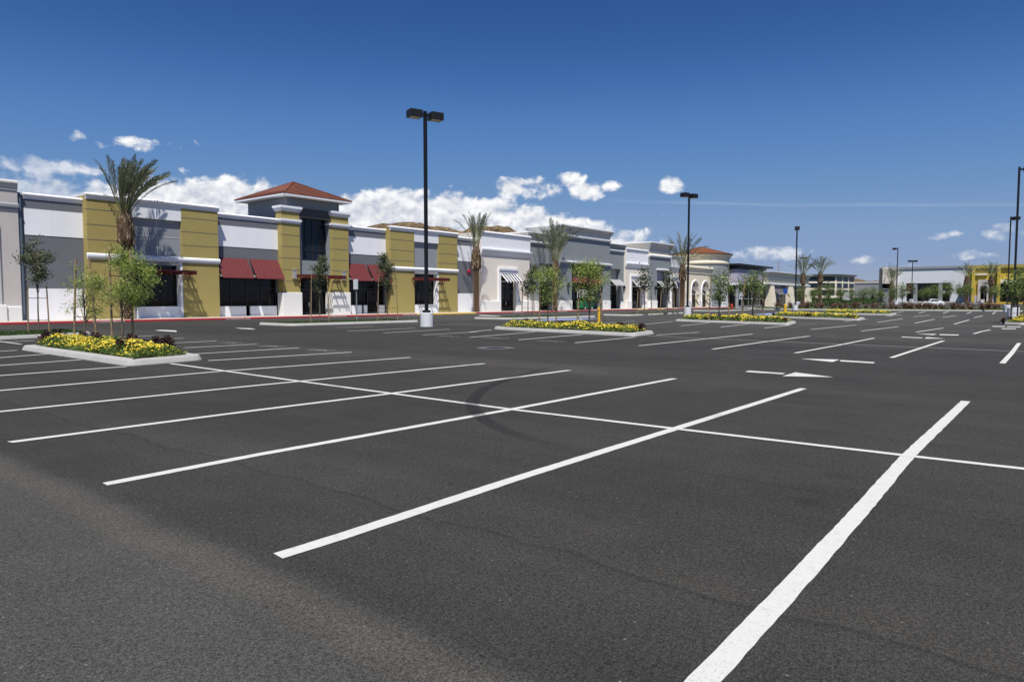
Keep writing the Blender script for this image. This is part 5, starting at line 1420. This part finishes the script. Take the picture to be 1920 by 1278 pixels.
def tree(src, px, py, label, ref, sc=1.0, z=0.1, st=0.45, sh=None, lean=0.05, group=tg, rz=None, rr=0.034):
    g = G(px, py, z); loc = (g.x, g.y, rise(g.x,g.y)+z)
    place(src, loc, label, group, rz, sc)
    if st: stakes(ref, loc, side_offs(st), sh or 2.9, 'wooden tree stakes', lean=lean, rr=rr)
tree(T1, 160, 633, 'thin sparse light green sapling at the left of the nearest flower bed', 'the sparse sapling in the nearest flower bed', st=0.46, sh=3.25, lean=0.12, rr=0.045)
tree(T2, 230, 638, 'bushy light green sapling in the nearest flower bed', 'the bushy sapling in the nearest flower bed', st=0.40, sh=3.45, lean=0.0, rr=0.045)
tree(T3, 73, 624, 'dark leaved pear tree on the lawn strip at the far left', 'the dark pear tree at the far left', st=0.5, sh=2.3, sc=1.12)
tree(T4, 600, 605.5, 'dark slender pear tree before the tower entrance', 'the pear tree before the tower entrance', st=0.62, sh=3.2, sc=1.02)
tree(T4, 727, 602, 'brownish pear tree before the right red awning', 'the pear tree before the right red awning', st=0.75, sh=3.6, sc=1.12)
tree(T8, 990, 592.5, 'short grey pear tree left of the slate grey shop', 'the short grey pear tree', st=0.6, sh=2.9, sc=1.1, rr=0.05)
tree(T4, 998, 591.5, 'taller grey pear tree at the corner of the slate grey shop', 'the taller grey pear tree', st=0, sc=1.15)
tree(T5, 1027, 608.5, 'light green sapling left in the second flower bed', 'the left sapling of the second flower bed', st=0.55, sh=3.4, sc=0.90, rr=0.05)
tree(T5, 1105, 612, 'light green sapling before the deep slate entrance', 'the sapling before the deep slate entrance', st=0.7, sh=3.4, sc=0.96, rr=0.05)
tree(T8, 1208, 589.5, 'thin dark pear tree before the narrow beige shop', 'the pear tree before the narrow beige shop', st=0.8, sh=2.6, sc=1.35, rr=0.05)
tree(T8, 1251, 588, 'thin dark pear tree before the small slate tower front', 'the pear tree before the small slate front', st=0.8, sh=2.6, sc=1.3, rr=0.05)
tree(T6, 1348, 601.5, 'narrow green sapling before the round building', 'the sapling before the round building', st=0.75, sh=3.2, sc=0.93, rr=0.05)
tree(T7, 1411, 600.5, 'broad green sapling before the mauve shop', 'the sapling before the mauve shop', st=0.8, sh=3.2, sc=0.98, rr=0.05)
far = [(T6,1500,580,'green sapling before the low cream shop windows',1.05),(T7,1528,577,'green sapling just right of the low cream shop',1.0),(T6,1553,577,'tall pointed sapling before the dark office windows',1.15),
 (T7,1577,576,'green sapling below the right end of the office block',0.95),(T6,1596,575,'dark sapling right of the office block corner',0.9),(T7,1619,577,'green sapling before the distant grey hall',0.95),(T6,1637,576,'green sapling left of the dark corner block',0.95),
 (T7,1652,577,'low green sapling under the dark corner block',0.85),(T6,1676,573,'thin sapling at the foot of the lamp that points left',1.0),(T6,1692,574,'small sapling at the left end of the dark glazed entrance',1.1),
 (T8,1709,573,'bare sapling in the left of the dark glazed entrance',1.2),(T7,1734,573,'round green sapling above the bonnet of the white car',0.95),(T7,1752,573,'dark sapling above the roof of the white car',1.1),(T6,1776,574,'dark sapling at the right end of the dark glazed entrance',1.15),
 (T8,1797,573,'thin pale sapling on the blank pale wall',1.15),(T7,1809,573,'full green sapling under the left mustard palm',1.1),(T8,1845,572,'dark sapling in the mustard store doorway',1.25),(T7,1865,572,'green sapling right of the mustard store door',1.0)]
for src, px, py, lab, sc in far:
    g = at(px, 560, 128+random.random()*14); gz_ = rise(g.x, g.y)
    place(src, (g.x, g.y, gz_+0.1), lab, 'young trees beyond the far kerb', sc=sc)
g = G(1907, 603, 0.1)
place(T7, (g.x, g.y, 0.1), 'broad dark sapling at the right edge beside the lamp', tg, sc=1.0)
stakes('the sapling at the right edge', (g.x,g.y,0.1), side_offs(0.45), 2.3, 'wooden tree stakes', rr=0.05)

# ------------------------------------------------------------------ far hedge median, street and verge
A, B_, C_ = G(1400,580.2), G(1660,581.8), G(2060,585)
D_ = [Vector((p.x,p.y,0))+Vector((9,0,0)) for p in (C_, B_, A)]
HM = island([A,B_,C_]+D_, r=0.4, wall=0.5)
hedge = [make_bush('shrub', '', 'shrub', None, 330, 0.55, 0.95, 0.22, 0.10, 'lf_hedge', s) for s in (61,62,63)]
random.seed(99)
px = 1478.0; k = 0
while px < 1872:
    g = G(px, 579.6+0.0066*(px-1560), 0.1); g = g+Vector((U(0.6,2.6),0,0))
    sc = U(0.75,1.25)
    place(hedge[k % 3], (g.x, g.y, rise(g.x,g.y)+0.12), 'red brown shrub in the long row along the far kerb', 'red brown shrubs along the far kerb', sc=sc)
    k += 1; px += U(9, 22)
px = 1440.0
while px < 1880:
    g = G(px, 578.6+0.006*(px-1560), 0.1)+Vector((U(4.5,7.5),0,0))
    place(hedge[k % 3], (g.x, g.y, rise(g.x,g.y)+0.12), 'red brown shrub in the rear row along the far street', 'red brown shrubs in the rear row', sc=U(0.7,1.2))
    k += 1; px += U(16, 34)
mb = MB()
random.seed(5)
for _ in range(5200):
    x, y = samp(HM); leafq(mb, (x,y,0.12+rise(x,y)), U(0.15,0.4), 0.12, dr=(U(-1,1),U(-1,1),U(0.2,1)))
tag(mb.build('ground_cover', M['lf_bed']), 'low green ground cover between the red brown shrubs', 'ground cover', kind='stuff')
# lawn bank beyond the street
vb = MB(); yy = [70,30,0,-30,-70]
for i in range(4):
    a, b = yy[i], yy[i+1]
    vb.poly([(196,a,rise(196,a)+0.05),(196,b,rise(196,b)+0.05),(204,b,rise(204,b)+0.1),(204,a,rise(204,a)+0.1)])
for _ in range(5000):
    x, y = U(196,204), U(-70,70); leafq(vb, (x,y,rise(x,y)+0.05), U(0.15,0.4), 0.12, dr=(U(-1,1),U(-1,1),U(0.2,1)))
tag(vb.build('lawn_grass', M['grass']), 'green verge before the far stores', 'grass', kind='stuff')
vb = MB()
for _ in range(9000):
    d = U(150,330); px = U(1516,1660); g = at(px,560,d); z = -0.1+0.012*(d-150)
    leafq(vb, (g.x,g.y,z), U(0.5,1.4), 0.4, dr=(U(-1,1),U(-1,1),U(0.2,1)))
q = [at(1505,560,150),at(1668,560,150),at(1668,560,330),at(1505,560,330)]
vb.poly([(q[0].x,q[0].y,-0.1),(q[1].x,q[1].y,-0.1),(q[2].x,q[2].y,2.05),(q[3].x,q[3].y,2.05)])
tag(vb.build('lawn_grass', M['grass']), 'green bank rising to the office block', 'grass', kind='stuff')
for y0, y1, m in ((60,14,'conc'),(14,2,'kyel'),(2,-16,'kred'),(-16,-24,'conc'),(-24,-70,'kred')):
    mb = MB(); n = 6
    for i in range(n):
        a = y0+(y1-y0)*i/n; b = y0+(y1-y0)*(i+1)/n
        za, zb_ = rise(193,a), rise(193,b)
        mb.poly([(193,a,za-0.05),(193,b,zb_-0.05),(193,b,zb_+0.25),(193,a,za+0.25)]); mb.poly([(193,a,za+0.25),(193,b,zb_+0.25),(193.5,b,zb_+0.25),(193.5,a,za+0.25)])
        mb.poly([(193.5,a,za+0.25),(193.5,b,zb_+0.25),(193.5,b,zb_-0.05),(193.5,a,za-0.05)])
    struct(mb.build('kerb', M[m]))

# ------------------------------------------------------------------ street furniture
def bollard(px, py, label, h=1.05, r=0.115):
    g = G(px, py, 0.1); mb = MB()
    mb.lathe([(r,-0.15),(r,h-0.08),(r*0.75,h-0.02),(0,h)], (g.x,g.y,g.z), 16)
    t = thing('bollard', label, 'bollard', tuple(g), 'yellow bollards')
    mb.build('post', M['yelpost'], t, smooth=False)
    MB().lathe([(r+0.004,h*0.82),(r+0.006,h*0.83),(r+0.006,h*0.88),(r+0.004,h*0.89)], tuple(g), 16).build('band', M['kyel'], t)
bollard(1123, 600.5, 'yellow bollard behind the second flower bed', 1.02, 0.105)
bollard(1472, 590.5, 'yellow bollard at the far blue painted bay', 1.15, 0.15)
def sign_post(px, py, ptop, w, h, label, m='sign', rr=0.03):
    g = G(px, py, 0.1); t = thing('sign_post', label, 'sign', tuple(g))
    dist = Vector((g.x,g.y,0)).dot(Vector((FW.x,FW.y,0)).normalized()); H = at(px, ptop, dist).z-g.z
    MB().box(g.x-rr,g.x+rr,g.y-rr,g.y+rr,g.z-0.1,g.z+H).build('post', M['wire'], t)
    MB().box(g.x-0.06-rr,g.x-rr-0.003,g.y-w/2,g.y+w/2,g.z+H-h,g.z+H+0.02).build('sign_plate', M[m], t)
    return g, H
sign_post(669, 602, 524, 0.46, 0.72, 'plain pale sign on a steel post before the red awnings')
sign_post(1390.5, 582, 545, 0.75, 1.25, 'plain pale sign on a post before the mauve shop', rr=0.06)
g, H = sign_post(1472, 578.5, 541, 0.75, 0.8, 'blue accessible parking sign before the low cream shop', 'blue', rr=0.06)
hd = thing('fire_hydrant', 'red fire hydrant on the small lawn strip', 'hydrant', tuple(G(1372,581,0.1)))
c = tuple(G(1372,581,0.1)); mb = MB()
mb.lathe([(0.20,-0.1),(0.20,0.08),(0.14,0.1),(0.14,0.62),(0.19,0.64),(0.19,0.70),(0.13,0.86),(0.05,0.95),(0.05,1.02),(0,1.02)], c, 14)
mb.build('barrel', M['hydr'], hd)
mb = MB(); mb.tube([(c[0],c[1]-0.26,c[2]+0.48),(c[0],c[1]+0.26,c[2]+0.48)], 0.085, 8); mb.tube([(c[0],c[1],c[2]+0.42),(c[0]-0.26,c[1],c[2]+0.42)], 0.10, 8); mb.build('outlet', M['hydr'], hd)
for px, lab in ((1486,'narrow grey utility cabinet right of the far bollard'),(1495,'wide white utility cabinet beside the low cream shop')):
    g = at(px,560,138); t = thing('utility_cabinet', lab, 'cabinet', tuple(g.xy)+(0,))
    w, h = (0.45,1.1) if px == 1486 else (0.9,1.3)
    MB().bevbox(g.x-w/2,g.x+w/2,g.y-w/2,g.y+w/2,0,h,0.04).build('case', M['sign'], t)
    MB().box(g.x-w/2-0.02,g.x-w/2-0.004,g.y-w*0.4,g.y+w*0.4,0.2,h-0.12).build('hatch', M['rail'], t)
for px, d, lab in ((1708,180,'low white concrete cylinder before the dark glazed entrance'),(1841.5,160,'low white concrete cylinder before the mustard store door')):
    g = at(px,560,d); z = rise(g.x,g.y); t = thing('concrete_planter', lab, 'planter', (g.x,g.y,z))
    MB().lathe([(0,-0.1),(0.45,-0.1),(0.5,1.0),(0.42,1.0),(0.40,0.8),(0,0.8)], (g.x,g.y,z), 20).build('pot', M['lampbase'], t)
# scissor lift
lx, ly = fx(1097, 57.0), 57.0
lf = thing('scissor_lift', 'green scissor lift with white guard rails parked in the slate entrance', 'lift', (lx,ly,ZB))
mb = MB(); mb.bevbox(lx-1.5,lx+1.5,ly-0.6,ly+0.6,ZB+0.3,ZB+1.25,0.05); mb.build('chassis', M['green'], lf)
mb = MB()
for k in range(4):
    z = ZB+1.27+k*0.10
    for s in (-0.4,0.4): mb.bar((lx-1.1,ly+s,z),(lx+1.1,ly+s,z+0.14),0.07); mb.bar((lx+1.1,ly+s-0.08,z),(lx-1.1,ly+s-0.08,z+0.14),0.07)
mb.build('scissor_arms', M['green'], lf)
mb = MB(); zp = ZB+1.72; mb.box(lx-1.35,lx+1.35,ly-0.55,ly+0.55,zp,zp+0.14); mb.build('platform', M['green'], lf)
mb = MB()
for s in (-0.52,0.52):
    for x in (-1.32,-0.66,0,0.66,1.32): mb.bar((lx+x,ly+s,zp+0.14),(lx+x,ly+s,zp+1.3),0.06)
    for z in (0.7,1.3): mb.bar((lx-1.35,ly+s,zp+z),(lx+1.35,ly+s,zp+z),0.07)
for x in (-1.32,1.32):
    for z in (0.7,1.3): mb.bar((lx+x,ly-0.52,zp+z),(lx+x,ly+0.52,zp+z),0.065)
mb.build('guard_rail', M['rail'], lf)
for x in (-0.95,0.95):
    for s in (-0.56,0.56):
        mb = MB(); mb.tube([(lx+x,ly+s-0.1,ZB+0.27),(lx+x,ly+s+0.1,ZB+0.27)], 0.27, 18); w = mb.build('wheel', M['tyre'], lf)
        mb = MB(); mb.tube([(lx+x,ly+s-0.115,ZB+0.27),(lx+x,ly+s+0.115,ZB+0.27)], 0.14, 12); mb.build('rim', M['rail'], w)
# white saloon on the far street, nose to the left
cg = at(1745, 560, 136); cz = rise(cg.x, cg.y)+0.02
dv = Vector((RT.x,RT.y,0)); fv = Vector((FW.x,FW.y,0)).normalized()
cr_ = thing('saloon_car', 'white four door saloon driving left on the far street', 'car', (cg.x,cg.y,cz))
def cp(u, w, z): return (cg.x+dv.x*u+fv.x*w, cg.y+dv.y*u+fv.y*w, cz+z)
ST = [(-2.35,0.30,0.52,0.52,0.52),(-2.28,0.22,0.66,0.78,0.66),(-1.9,0.20,0.78,0.86,0.78),(-1.35,0.20,0.86,0.90,0.86),(-0.95,0.20,0.93,0.91,0.93),(-0.2,0.20,0.95,0.92,1.36),(0.25,0.20,0.96,0.92,1.44),(0.8,0.20,0.97,0.92,1.40),(1.35,0.20,0.98,0.91,1.13),(1.75,0.20,1.00,0.90,1.02),(2.2,0.26,0.98,0.84,0.99),(2.36,0.34,0.86,0.72,0.86)]
mb = MB(); rings = []
for (u, zl, zs, hw, zr) in ST:
    cw = hw*0.72 if zr > zs+0.1 else hw*0.82
    rings.append([cp(u,-hw*0.92,zl),cp(u,-hw,(zl+zs)/2),cp(u,-hw*0.96,zs),cp(u,-cw,zr),cp(u,0,zr+0.03),cp(u,cw,zr),cp(u,hw*0.96,zs),cp(u,hw,(zl+zs)/2),cp(u,hw*0.92,zl)])
m_ = 9; vs = [p for r in rings for p in r]; fs = []
for k in range(len(rings)-1):
    for i in range(m_): fs.append((k*m_+i,k*m_+(i+1)%m_,(k+1)*m_+(i+1)%m_,(k+1)*m_+i))
fs += [tuple(range(m_-1,-1,-1)), tuple(range((len(rings)-1)*m_,len(rings)*m_))]
mb.add(vs, fs); body = mb.build('body', M['car'], cr_, smooth=False, fixn=True)
for sg in (-1, 1):
    for wn in ([(-0.72,0.99),(0.26,0.99),(0.26,1.36),(-0.16,1.30)],[(0.34,0.99),(1.22,1.02),(0.86,1.31),(0.34,1.36)]):
        q = MB(); yv = lambda z: sg*(0.90-(z-0.96)*0.50)
        q.poly([cp(u, yv(z)+sg*0.012, z) for u, z in wn]); q.build('side_window', M['glass'], cr_)
q = MB(); q.poly([cp(-0.90,-0.72,0.97),cp(-0.90,0.72,0.97),cp(-0.24,0.58,1.35),cp(-0.24,-0.58,1.35)]); q.v = [(x,y,z+0.025) for x,y,z in q.v]; q.build('windscreen', M['glass'], cr_)
q = MB(); q.poly([cp(0.86,-0.6,1.40),cp(0.86,0.6,1.40),cp(1.33,0.72,1.15),cp(1.33,-0.72,1.15)]); q.v = [(x,y,z+0.02) for x,y,z in q.v]; q.build('rear_window', M['glass'], cr_)
for u in (-1.42,1.42):
    for w in (-0.84,0.84):
        q = MB(); q.tube([cp(u,w-0.11,0.33),cp(u,w+0.11,0.33)], 0.34, 20); wh = q.build('wheel', M['tyre'], cr_)
        q = MB(); q.tube([cp(u,w-0.118,0.33),cp(u,w+0.118,0.33)], 0.20, 12); q.build('rim', M['alu'], wh)
for w in (-0.72,0.72):
    q = MB(); q.tube([cp(2.05,w*1.19,0.86),cp(2.33,w*0.98,0.84)], 0.085, 6); q.build('tail_light', M['lens'], cr_)
    q = MB(); q.tube([cp(-2.25,w*0.95,0.66),cp(-2.05,w*1.1,0.70)], 0.07, 6); q.build('headlight', M['lampglass'], cr_)
# white box trailer below the office block
tg_ = at(1589, 560, 240); tr_ = thing('box_trailer', 'white box trailer parked below the office block', 'trailer', (tg_.x,tg_.y,1.0))
mb = MB(); mb.box(tg_.x-2.2,tg_.x+2.2,tg_.y-1.2,tg_.y+1.2,1.4,4.3); mb.build('box', M['rail'], tr_)
mb = MB(); mb.box(tg_.x-2.0,tg_.x+2.0,tg_.y-1.0,tg_.y+1.0,1.2,1.398); mb.build('frame', M['black'], tr_)
for s in (-1.3,1.3):
    mb = MB(); mb.tube([(tg_.x+s,tg_.y-1.1,1.2),(tg_.x+s,tg_.y+1.1,1.2)], 0.4, 12); mb.build('wheel', M['tyre'], tr_)
# transmission pylon
pg = at(1458.5, 560, 420); py_ = thing('pylon', 'slim far steel pylon above the low cream shop', 'pylon', (pg.x,pg.y,0))
hp = HCAM+(562-490)*420/FPX; mb = MB()
mb.bar((pg.x,pg.y,0),(pg.x,pg.y,hp),0.35); mb.build('mast', M['wire'], py_)
mb = MB()
for k in (0.80,0.88,0.96): mb.bar((pg.x+1.1,pg.y-1.4,hp*k),(pg.x-1.1,pg.y+1.4,hp*k),0.22)
mb.build_each('cross_arm', M['wire'], py_)

# ------------------------------------------------------------------ hills
def ridge_mesh(name, pxs, dist, depth, seed, amp):
    mb = MB(); nx, ny = 160, 26; vs = []
    for j in range(ny+1):
        v = j/ny
        for i in range(nx+1):
            px = pxs[0][0]+(pxs[-1][0]-pxs[0][0])*i/nx
            for k in range(len(pxs)-1):
                if pxs[k][0] <= px <= pxs[k+1][0]: break
            t = (px-pxs[k][0])/(pxs[k+1][0]-pxs[k][0]); py = pxs[k][1]+(pxs[k+1][1]-pxs[k][1])*t
            base = at(px, py, dist-depth*(0.7-v)); top = base.z
            zr = top*(0.02+0.98*(sin(min(v/0.7,1)*pi/2)**1.1)) if v <= 0.7 else top*(1-((v-0.7)/0.3)**2*0.7)
            e = min(1, v/0.3)*(1 if zr > 3 else 0.2)
            q = Vector((base.x, base.y, seed))
            n = mnoise.fractal(q*0.018, 1.0, 2.0, 5)*amp*e*(1-0.6*max(0,1-abs(v-0.7)/0.2))+mnoise.fractal(q*0.07, 1.0, 2.0, 3)*amp*0.2*e
            vs.append((base.x, base.y, max(-1, zr+n)))
    fs = [(j*(nx+1)+i, j*(nx+1)+i+1, (j+1)*(nx+1)+i+1, (j+1)*(nx+1)+i) for j in range(ny) for i in range(nx)]
    mb.add(vs, fs); o = mb.build(name, M['hill'], smooth=True); return struct(o)
ridge_mesh('hills', [(560,560),(640,470),(690,426),(712,420),(735,417.5),(790,417),(806,423),(818,421),(840,424),(852,430),(868,434),(885,426),(905,428),(930,425.5),(955,427),(975,436),(1000,446),(1060,485),(1120,560)], 800, 420, 2.0, 7)
ridge_mesh('hills', [(1480,562),(1540,545),(1590,526),(1605,522),(1625,527),(1650,526),(1690,529),(1760,540),(1860,560)], 1500, 700, 7.0, 5)

# ------------------------------------------------------------------ sun and sky
SUN = Vector((-1.15, -1.0, 2.9)).normalized()
sd = bpy.data.lights.new('sun', 'SUN'); so = bpy.data.objects.new('sun', sd); COL.objects.link(so)
sd.energy = 4.9; sd.angle = radians(0.53); sd.color = (1.0, 0.955, 0.89)
so.rotation_euler = SUN.to_track_quat('Z', 'Y').to_euler(); so.location = (0, 0, 40)
w = bpy.data.worlds.new('World'); scene.world = w; w.use_nodes = True
nt = w.node_tree; bg = nt.nodes['Background']
sky = N(nt, 'ShaderNodeTexSky', sky_type='NISHITA'); sky.sun_disc = False
sky.sun_elevation = math.asin(SUN.z); sky.sun_rotation = atan2(SUN.x, SUN.y)
sky.altitude = 450; sky.air_density = 1.0; sky.dust_density = 0.25; sky.ozone_density = 3.0
# deepen the clear air: tone curve on the physical sky
EXPO = 0.15; K_ = 2**-EXPO
rc = N(nt, 'ShaderNodeRGBCurve'); L(nt, SCALE(nt, sky.outputs[0], 0.1), rc.inputs['Color'])
for ch, pts in ((0, [(0.124,0.032),(0.2,0.095),(0.392,0.215),(0.549,0.262),(1,0.5)]), (1, [(0.212,0.102),(0.331,0.223),(0.569,0.340),(0.692,0.362),(1,0.55)]), (2, [(0.382,0.314),(0.536,0.500),(0.70,0.560),(1,0.8)])):
    cu = rc.mapping.curves[ch]; cu.points[0].location = (0, 0); cu.points[1].location = (pts[-1][0], pts[-1][1]*K_)
    for x_, y_ in pts[:-1]: cu.points.new(x_, y_*K_)
rc.mapping.update()
SKYC = SCALE(nt, rc.outputs[0], 10.0)
d = N(nt, 'ShaderNodeTexCoord').outputs['Generated']; s = XYZ(nt, d)
fwd = MA(nt, 'ADD', MA(nt, 'MULTIPLY', s[0], cos(YAW)), MA(nt, 'MULTIPLY', s[1], sin(YAW)))
rgt = MA(nt, 'SUBTRACT', MA(nt, 'MULTIPLY', s[0], sin(YAW)), MA(nt, 'MULTIPLY', s[1], cos(YAW)))
hor = MA(nt, 'SQRT', MA(nt, 'ADD', MA(nt, 'MULTIPLY', s[0], s[0]), MA(nt, 'MULTIPLY', s[1], s[1])))
AZ = MA(nt, 'ARCTAN2', rgt, fwd); EL = MA(nt, 'ARCTAN2', s[2], hor)
def azel(px, py):
    v = ray(px, py); f_ = v.x*cos(YAW)+v.y*sin(YAW); r_ = v.x*sin(YAW)-v.y*cos(YAW)
    return atan2(r_, f_), atan2(v.z, sqrt(v.x**2+v.y**2))
cv = N(nt, 'ShaderNodeCombineXYZ'); L(nt, AZ, cv.inputs[0]); L(nt, MA(nt, 'MULTIPLY', EL, 1.35), cv.inputs[1])
cvec = cv.outputs[0]
# outline of the cumulus bank over the azimuth
prof = [(-80,335),(40,330),(120,332),(200,352),(240,346),(300,334),(370,344),(430,331),(470,340),(520,350),(600,362),(650,372),(690,358),(740,352),(800,366),(860,360),(900,364),(940,376),(990,386),(1050,398),(1110,416),(1150,430),(1190,442),(1240,468),(1290,520),(1330,570)]
lo, hi = azel(-80,450)[0], azel(1330,450)[0]
ramp = N(nt, 'ShaderNodeFloatCurve')
mp = N(nt, 'ShaderNodeMapRange'); L(nt, AZ, mp.inputs[0]); mp.inputs[1].default_value = lo; mp.inputs[2].default_value = hi
L(nt, mp.outputs[0], ramp.inputs['Value']); cu = ramp.mapping.curves[0]
pts = [((azel(px,450)[0]-lo)/(hi-lo), azel(px,py)[1]*4) for px, py in prof]
cu.points[0].location = pts[0]; cu.points[1].location = pts[-1]
for p in pts[1:-1]: cu.points.new(*p)
ramp.mapping.update()
below = MA(nt, 'SUBTRACT', MA(nt, 'DIVIDE', ramp.outputs[0], 4.0), EL)
F = MA(nt, 'MINIMUM', MA(nt, 'DIVIDE', MA(nt, 'ADD', below, 0.006), 0.020), 1.7)
blobs = [(147,258,14,8,.36),(230,266,46,10,.52),(195,272,22,7,.5),(85,312,80,15,.55),(345,272,22,12,.36),(340,313,16,9,.34),
         (985,354,46,17,.72),(1012,358,40,14,.62),(1072,337,26,14,.8),(1095,358,32,13,.62),(1143,348,17,9,.55),(1258,346,24,14,.95),(1257,406,20,6,.42),(1185,448,35,16,.6),
         (1420,474,70,11,.5),(1600,487,30,7,.42),(1758,443,26,7,.5),(1788,438,14,5,.4),(1882,438,36,15,.5),(1830,478,34,7,.32),(1705,500,34,6,.3)]
for px, py, rx, ry, am in blobs:
    ca, ce = azel(px, py); k = FPX*(1+((px-960)/FPX)**2)
    sx = rx/k*1.25; sy = ry/FPX*1.35/sqrt(1+((px-960)/FPX)**2)
    u = MA(nt, 'MULTIPLY_ADD', AZ, 1/sx, -ca/sx); v = MA(nt, 'MULTIPLY_ADD', EL, 1/sy, -ce/sy)
    r2 = MA(nt, 'MULTIPLY_ADD', u, u, MA(nt, 'MULTIPLY', v, v))
    F = MA(nt, 'MAXIMUM', F, MA(nt, 'MULTIPLY_ADD', r2, -am, am))
F = MA(nt, 'MAXIMUM', F, -2.0)
vec = N(nt, 'ShaderNodeVectorMath'); L(nt, cvec, vec.inputs[0]); vec.inputs[1].default_value = (-0.003, 0.010, 0)
n1 = NZ(nt, cvec, 22, 6, 0.57, 0.25, '2D'); n1b = NZ(nt, vec.outputs[0], 22, 6, 0.57, 0.25, '2D')
def billow(vv):
    q = N(nt, 'ShaderNodeTexVoronoi'); q.voronoi_dimensions = '2D'; q.feature = 'SMOOTH_F1'; L(nt, vv, q.inputs['Vector'])
    q.inputs['Scale'].default_value = 34; q.inputs['Detail'].default_value = 2.5; q.inputs['Roughness'].default_value = 0.55; q.inputs['Smoothness'].default_value = 0.35; q.normalize = True
    return q.outputs['Distance']
warp = N(nt, 'ShaderNodeTexNoise'); warp.noise_dimensions = '2D'; L(nt, cvec, warp.inputs['Vector']); warp.inputs['Scale'].default_value = 40; warp.inputs['Detail'].default_value = 3
def wv(vv): return MIX(nt, 0.022, vv, warp.outputs['Color'])
b0_ = billow(wv(cvec)); b1_ = billow(wv(vec.outputs[0]))
D0 = MA(nt, 'ADD', F, MA(nt, 'MULTIPLY', MA(nt, 'SUBTRACT', n1, 0.5), 2.1))
D0 = MA(nt, 'ADD', D0, MA(nt, 'MULTIPLY', MA(nt, 'SUBTRACT', 0.30, b0_), 1.5))
relief = MA(nt, 'ADD', MA(nt, 'SUBTRACT', n1, n1b), MA(nt, 'MULTIPLY', MA(nt, 'SUBTRACT', b1_, b0_), 0.7))
mask = SS(nt, D0, 0.05, 0.75)
wisp = SS(nt, AZ, azel(240,450)[0], azel(60,450)[0])            # the left end thins out to veils
mask = MA(nt, 'MULTIPLY', mask, MA(nt, 'SUBTRACT', 1.0, MA(nt, 'MULTIPLY', wisp, 0.48)))
rt_ = SS(nt, AZ, azel(1300,450)[0], azel(1420,450)[0])
mask = MA(nt, 'MULTIPLY', mask, MA(nt, 'SUBTRACT', 1.0, MA(nt, 'MULTIPLY', rt_, 0.35)))
lit = MA(nt, 'ADD', 0.74, MA(nt, 'MULTIPLY', relief, 1.7))
deep = SS(nt, below, 0.015, 0.075)                                # thick lower parts of the bank are greyer
lit = MA(nt, 'SUBTRACT', lit, MA(nt, 'MULTIPLY', deep, 0.42))
lit = MA(nt, 'SUBTRACT', lit, MA(nt, 'MULTIPLY', SS(nt, EL, 0.10, 0.05), 0.15))
lit = MA(nt, 'MINIMUM', MA(nt, 'MAXIMUM', lit, 0.0), 1.0)
ccol = MIX(nt, lit, (3.3*K_, 4.0*K_, 5.4*K_), (9.9*K_, 9.9*K_, 10.0*K_))
# thin high trail across the right of the sky
a1, e1 = azel(1080,371); a2, e2 = azel(1920,385)
ln = MA(nt, 'ADD', e1, MA(nt, 'MULTIPLY', MA(nt, 'SUBTRACT', AZ, a1), (e2-e1)/(a2-a1)))
bow = MA(nt, 'MULTIPLY', MA(nt, 'SUBTRACT', NZ(nt, VSC(nt, cvec, (3, 0, 1)), 1.0, 2), 0.5), 0.012)
dl = MA(nt, 'ABSOLUTE', MA(nt, 'SUBTRACT', EL, MA(nt, 'ADD', ln, bow)))
tr = MA(nt, 'MULTIPLY', SS(nt, dl, 0.0034, 0.0), SS(nt, AZ, azel(1000,371)[0], azel(1350,371)[0]))
tr = MA(nt, 'MULTIPLY', tr, MA(nt, 'MULTIPLY', NZ(nt, VSC(nt, cvec, (9, 40, 1)), 1.5, 4), 0.22))
front = MA(nt, 'GREATER_THAN', fwd, 0.05)
c = MIX(nt, tr, SKYC, (6.0, 6.6, 7.6))
c = MIX(nt, mask, c, ccol)
L(nt, SKYC, bg.inputs['Color']); bg.inputs['Strength'].default_value = 0.10
bg2 = N(nt, 'ShaderNodeBackground'); L(nt, c, bg2.inputs['Color']); bg2.inputs['Strength'].default_value = 0.10
# clouds only stand in the low northern quarter of the sky
gate = MA(nt, 'MULTIPLY', MA(nt, 'GREATER_THAN', fwd, 0.3), MA(nt, 'MULTIPLY', MA(nt, 'GREATER_THAN', EL, 0.0), MA(nt, 'LESS_THAN', EL, 0.30)))
mx = N(nt, 'ShaderNodeMixShader'); L(nt, gate, mx.inputs[0]); L(nt, bg.outputs[0], mx.inputs[1]); L(nt, bg2.outputs[0], mx.inputs[2])
L(nt, mx.outputs[0], nt.nodes['World Output'].inputs[0])
w.cycles.sampling_method = 'MANUAL'; w.cycles.sample_map_resolution = 256
scene.view_settings.view_transform = 'Standard'
scene.view_settings.look = 'None'
scene.view_settings.exposure = EXPO
scene.view_settings.gamma = 1.0
scene.cycles.max_bounces = 4
scene.cycles.transparent_max_bounces = 8
